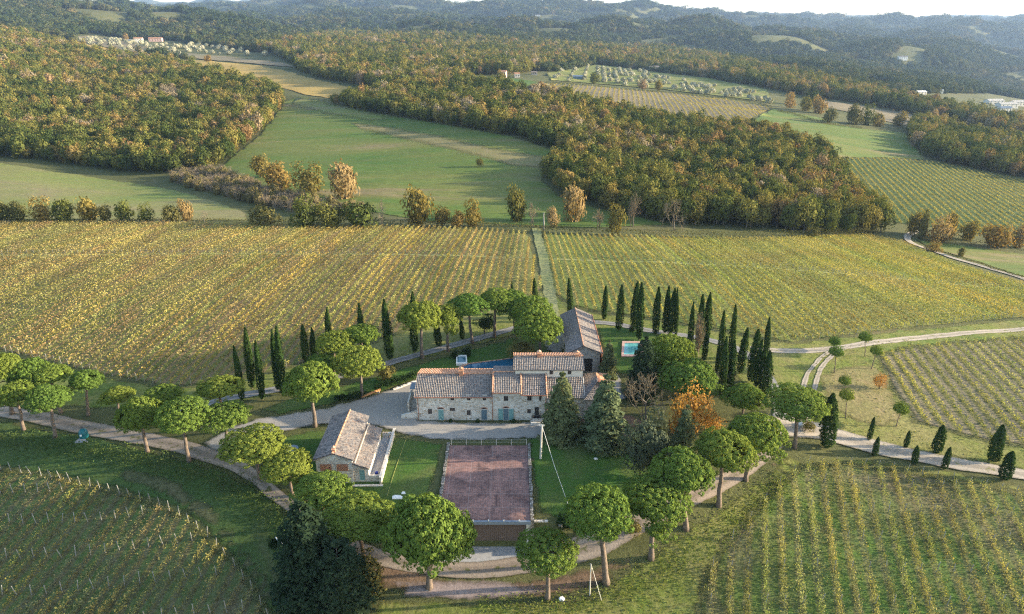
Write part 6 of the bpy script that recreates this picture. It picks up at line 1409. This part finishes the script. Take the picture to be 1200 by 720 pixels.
props(MB().box(-1.1, 1.1, -1.0, 1.0, -.3, .06).build('base_slab', M['concrete'], None, False, at(99, 515)), 'pale concrete slab under the teal recycling bin', 'slab')
ws = MB().box(-1.0, 1.0, -.05, .05, 0, 1.5, Matrix.Rotation(.5, 4, 'X')).build('leaning_sheet', M['white'], None, False, at(333, 640)); ws.rotation_euler = (0, 0, -.9); props(ws, 'white sheet leaning at the left edge of the dark conifers', 'panel')
tb = empty('covered_table', at(343, 530), 'round grey garden table beside the bright pines', 'table')
n = 14; MB().tube([(0, 0, .7), (0, 0, .76)], 1.0, n).build('tabletop', M['slate_edge'], tb); MB().tube([(0, 0, -.1), (0, 0, .7)], [.4, .12], 8).build('pedestal', M['stone_dark'], tb); MB().tube([(.15, 0, .76), (.15, 0, .95)], [.16, .12], 8).build('bowl', M['white'], tb)
for px_, py_, sx, sy, lab in ((466, 582, .75, .6, 'larger white manhole cover on the shaded lawn'), (473, 578, .3, .3, 'small white cover above the larger one on the shaded lawn'), (698, 538, .3, .28, 'white cover alone on the right lawn')):
    props(MB().box(-sx, sx, -sy, sy, -.1, .09).box(-sx*.7, sx*.7, -sy*.7, sy*.7, .0905, .12).build('manhole_cover', M['white'], None, False, at(px_, py_)), lab, 'cover')
for px_, py_, s, lab in ((940, 499, .75, 'white boulder behind the lone pine at the junction'), (658, 703, .38, 'white stone at the foot of the ragged pine'), (502, 691, .35, 'pale stone beside the orange lit trunk of the largest pine'), (657, 617, .4, 'grey boulder on the lawn edge beside the retaining wall')):
    me = MB(); rng = np.random.default_rng(int(px_)); d = sphere_dirs(60, rng)
    bm = bmesh.new(); bmesh.ops.create_icosphere(bm, subdivisions=2, radius=s)
    for v in bm.verts: v.co *= rng.uniform(.8, 1.15); v.co.z *= .65
    m2 = bpy.data.meshes.new('boulder'); bm.to_mesh(m2); bm.free(); props(link('boulder', m2, M['white'] if 'white' in lab else M['surround'], None, at(px_, py_)+Vector((0, 0, s*.35))), lab, 'stone')
for px_, lab in ((528, 'left dark flower pot at the foot of the facade'), (560, 'dark bench like planter beside the blue grey door'), (602, 'flower pot right of the arched door')):
    p = on_plane_y(px_, 492, FY-.9); props(MB().tube([(0, 0, -.1), (0, 0, .45)], [.25, .36], 10).tube([(0, 0, .45), (.05, 0, .8)], [.4, .12], 7).build('flower_pot', M['hedge_dark'], None, True, (p.x, FY-.9, .02)), lab, 'pot')
a, b = at(476, 515), at(454, 582)
props(MB().tube([(p.x, p.y, g1(p.x, p.y)+.14) for p in [a.lerp(b, k/14) for k in range(15)]], .02, 5).build('garden_hose', flat_mat('yellow_hose', (.4, .38, .12), .6)), 'thin yellow line lying across the shaded lawn', 'hose')
wf = empty('wire_fence', at(430, 430), 'thin wire fence along the foot of the left vineyard', 'fence')
for k in range(12):
    t = k/11; q = at(420+170*t, 424-62*t) if True else None; q = q-wf.location; MB().tube([q, q+Vector((0, 0, 1.2))], .04, 5).build('post', M['postwood'], wf)

# ---- far houses
def far_house(px_, py_, w, d, h, roof, wall, lab, rz=0.0, wins=3, name='farmhouse', shed=False):
    b = at(px_, py_); o = empty(name, b, lab, 'house' if not shed else 'shed', None, rz)
    gable_wall(o, -w/2, w/2, -d/2, d/2, h, h+d*.17, wall, 'x', -3)
    slope('roof', (-w/2-.5, -d/2-.5, h-.1), (w/2+.5, -d/2-.5, h-.1), (w/2+.5, 0, h+d*.2), (-w/2-.5, 0, h+d*.2), roof, o, 1.2)
    slope('roof', (w/2+.5, d/2+.5, h-.1), (-w/2-.5, d/2+.5, h-.1), (-w/2-.5, .02, h+d*.2), (w/2+.5, .02, h+d*.2), roof, o, 1.2)
    for k in range(wins):
        x = -w/2+w*(k+.5)/wins
        for z in ([h*.3, h*.72] if h > 5 else [h*.5]): MB().box(x-.6, x+.6, -d/2-.06, -d/2-.003, z-.8, z+.8).build('window', M['glass'], o)
    return o
far_house(163, 50, 17, 11, 8.5, M['tiles_red'], M['render'], 'cream two storey house on the far left crest', .25)
far_house(183, 49, 28, 11, 7, M['tiles_red'], M['pinkwall'], 'long pinkish house beside the cream one on the left crest', .2, 5)
far_house(153, 50, 10, 8, 4.5, M['slate_edge'], M['bluedoor'], 'low dark shed left of the cream house', .2, 2, 'shed', True)
far_house(589, 92, 10, 9, 8.5, M['tiles_red'], M['pinkwall'], 'pink square house below the far dark wood', -.2, 3)
far_house(606, 91, 7, 7, 5, M['tiles_red'], M['render'], 'small cream outbuilding right of the pink house', .1, 2)
far_house(626, 88, 8, 6, 4, M['tiles'], M['stone_dark'], 'low brown outbuilding in trees right of the pink house', .1, 2)
far_house(766, 84, 19, 11, 8, M['tiles'], M['whitewall'], 'white villa with brown roof at the wood edge above the olive trees', .2, 5)
far_house(783, 85, 12, 8, 4.5, M['tiles_red'], M['render'], 'low cream outbuilding right of the white villa', .1, 3)
far_house(677, 93, 13, 8, 4, M['slate_edge'], M['bluedoor'], 'low dark shed with blue grey roof in the olive rows', -.1, 0, 'shed', True)
far_house(1057, 70, 30, 14, 9, M['tiles'], M['whitewall'], 'white house alone in the hazy woods at the right', .1, 4)
far_house(1078, 112, 16, 10, 6, M['whitewall'], M['render'], 'pale roofed house at the end of the far wood band', .2, 3)
far_house(1101, 109, 9, 8, 5, M['whitewall'], M['whitewall'], 'small white house beyond the pale roofed one', 0, 2)
for px_, py_, w_, d_2, h_, lab in ((1164, 122, 30, 14, 6, 'leftmost white hall of the town in the right valley'), (1179, 126, 34, 14, 6, 'largest white hall of the valley town'), (1191, 124, 22, 12, 7, 'white hall at the right end of the valley town'), (1175, 131, 20, 12, 6, 'grey house in front of the valley town halls')):
    far_house(px_, py_, w_, d_2, h_, M['slate_edge'] if 'grey' in lab else M['surround'], M['render'], lab, .15, 4, 'town_hall_shed')
for px_, py_, lab in ((1012, 47, 'pale house in the far hillside olive fields'), (1022, 50, 'second pale house below the hillside one'), (630, 20, 'white house on the far blue hill, right of the middle'), (598, 19, 'far white house left of the other one on the blue hill'), (546, 12, 'tiny white house high on the far hill')):
    far_house(px_, py_, 30, 16, 9, M['tiles'], M['whitewall'], lab, .1, 3)
# row of young white trunked trees in the far fallow field
for k in range(16):
    px_, py_ = 1046+8.5*k, 133.5+2.15*k+(k % 3)*.6
    b = at(px_, py_); o = link('young_poplar', TH, None, None, (b.x, b.y, b.z+3.2)); o.scale = (1.3, 1.3, 2.4)
    props(o, 'thin pale young tree in the row crossing the far brown field', 'tree', 'young trees in the far field row')
# ------------------------------------------------------------------ camera, sky, sun, air
cam = bpy.data.cameras.new('camera'); cam.lens = 24; cam.sensor_width = 36; cam.clip_end = 30000; cam.clip_start = .5
co = bpy.data.objects.new('camera', cam); C.objects.link(co); co.location = (0, 0, HCAM); co.rotation_euler = (math.pi/2-PITCH, 0, 0)
scene.camera = co
w = bpy.data.worlds.new('World'); scene.world = w; w.use_nodes = True; nt = w.node_tree; nt.nodes.clear()
sky = N(nt, 'ShaderNodeTexSky'); sky.sky_type = 'NISHITA'; sky.sun_disc = False
sky.sun_elevation = SUN_EL; sky.sun_rotation = math.pi/2-SUN_AZ; sky.altitude = 200; sky.air_density = 1.0; sky.dust_density = 1.5; sky.ozone_density = 1.0
bg = N(nt, 'ShaderNodeBackground'); bg.inputs[1].default_value = SKY_STR; wo = N(nt, 'ShaderNodeOutputWorld')
L(nt, sky.outputs[0], bg.inputs[0]); L(nt, bg.outputs[0], wo.inputs[0])
sl = bpy.data.lights.new('sun', 'SUN'); sl.energy = SUN_STR; sl.angle = math.radians(.6); sl.color = (1.0, .85, .61)
so = bpy.data.objects.new('sun', sl); C.objects.link(so)
sd = Vector((math.cos(SUN_AZ)*math.cos(SUN_EL), math.sin(SUN_AZ)*math.cos(SUN_EL), math.sin(SUN_EL)))
so.rotation_euler = sd.to_track_quat('Z', 'Y').to_euler(); so.location = (80, 20, 120)
if HAZE > 0:
    hb = MB().box(-38500, 38500, -420, 14500, float(GZ.min())-1.0, max(float(GZ.max())+25, 90))
    hm, nt = nt_new('air_haze'); v = N(nt, 'ShaderNodeVolumePrincipled'); o = N(nt, 'ShaderNodeOutputMaterial')
    v.inputs['Color'].default_value = (.44, .64, 1.0, 1); v.inputs['Density'].default_value = HAZE; v.inputs['Anisotropy'].default_value = .2
    L(nt, v.outputs[0], o.inputs['Volume'])
    hz = hb.build('haze', hm); props(hz, 'thin blue air over the whole valley', 'haze', kind='stuff')
scene.render.engine = 'CYCLES'; cy = scene.cycles
cy.use_denoising = False
try: cy.denoiser = 'OPENIMAGEDENOISE'
except Exception: pass
cy.denoising_input_passes = 'RGB_ALBEDO_NORMAL'
cy.max_bounces = 5; cy.diffuse_bounces = 3; cy.glossy_bounces = 2; cy.transmission_bounces = 3; cy.volume_bounces = 0; cy.transparent_max_bounces = 7
cy.use_adaptive_sampling = True; cy.adaptive_threshold = .01
cy.sample_clamp_indirect = 6; cy.filter_width = 1.2; cy.sample_clamp_direct = 0
vs = scene.view_settings; vs.view_transform = 'Standard'; vs.look = 'None'; vs.gamma = 1; vs.exposure = EXPO; vs.use_curve_mapping = False
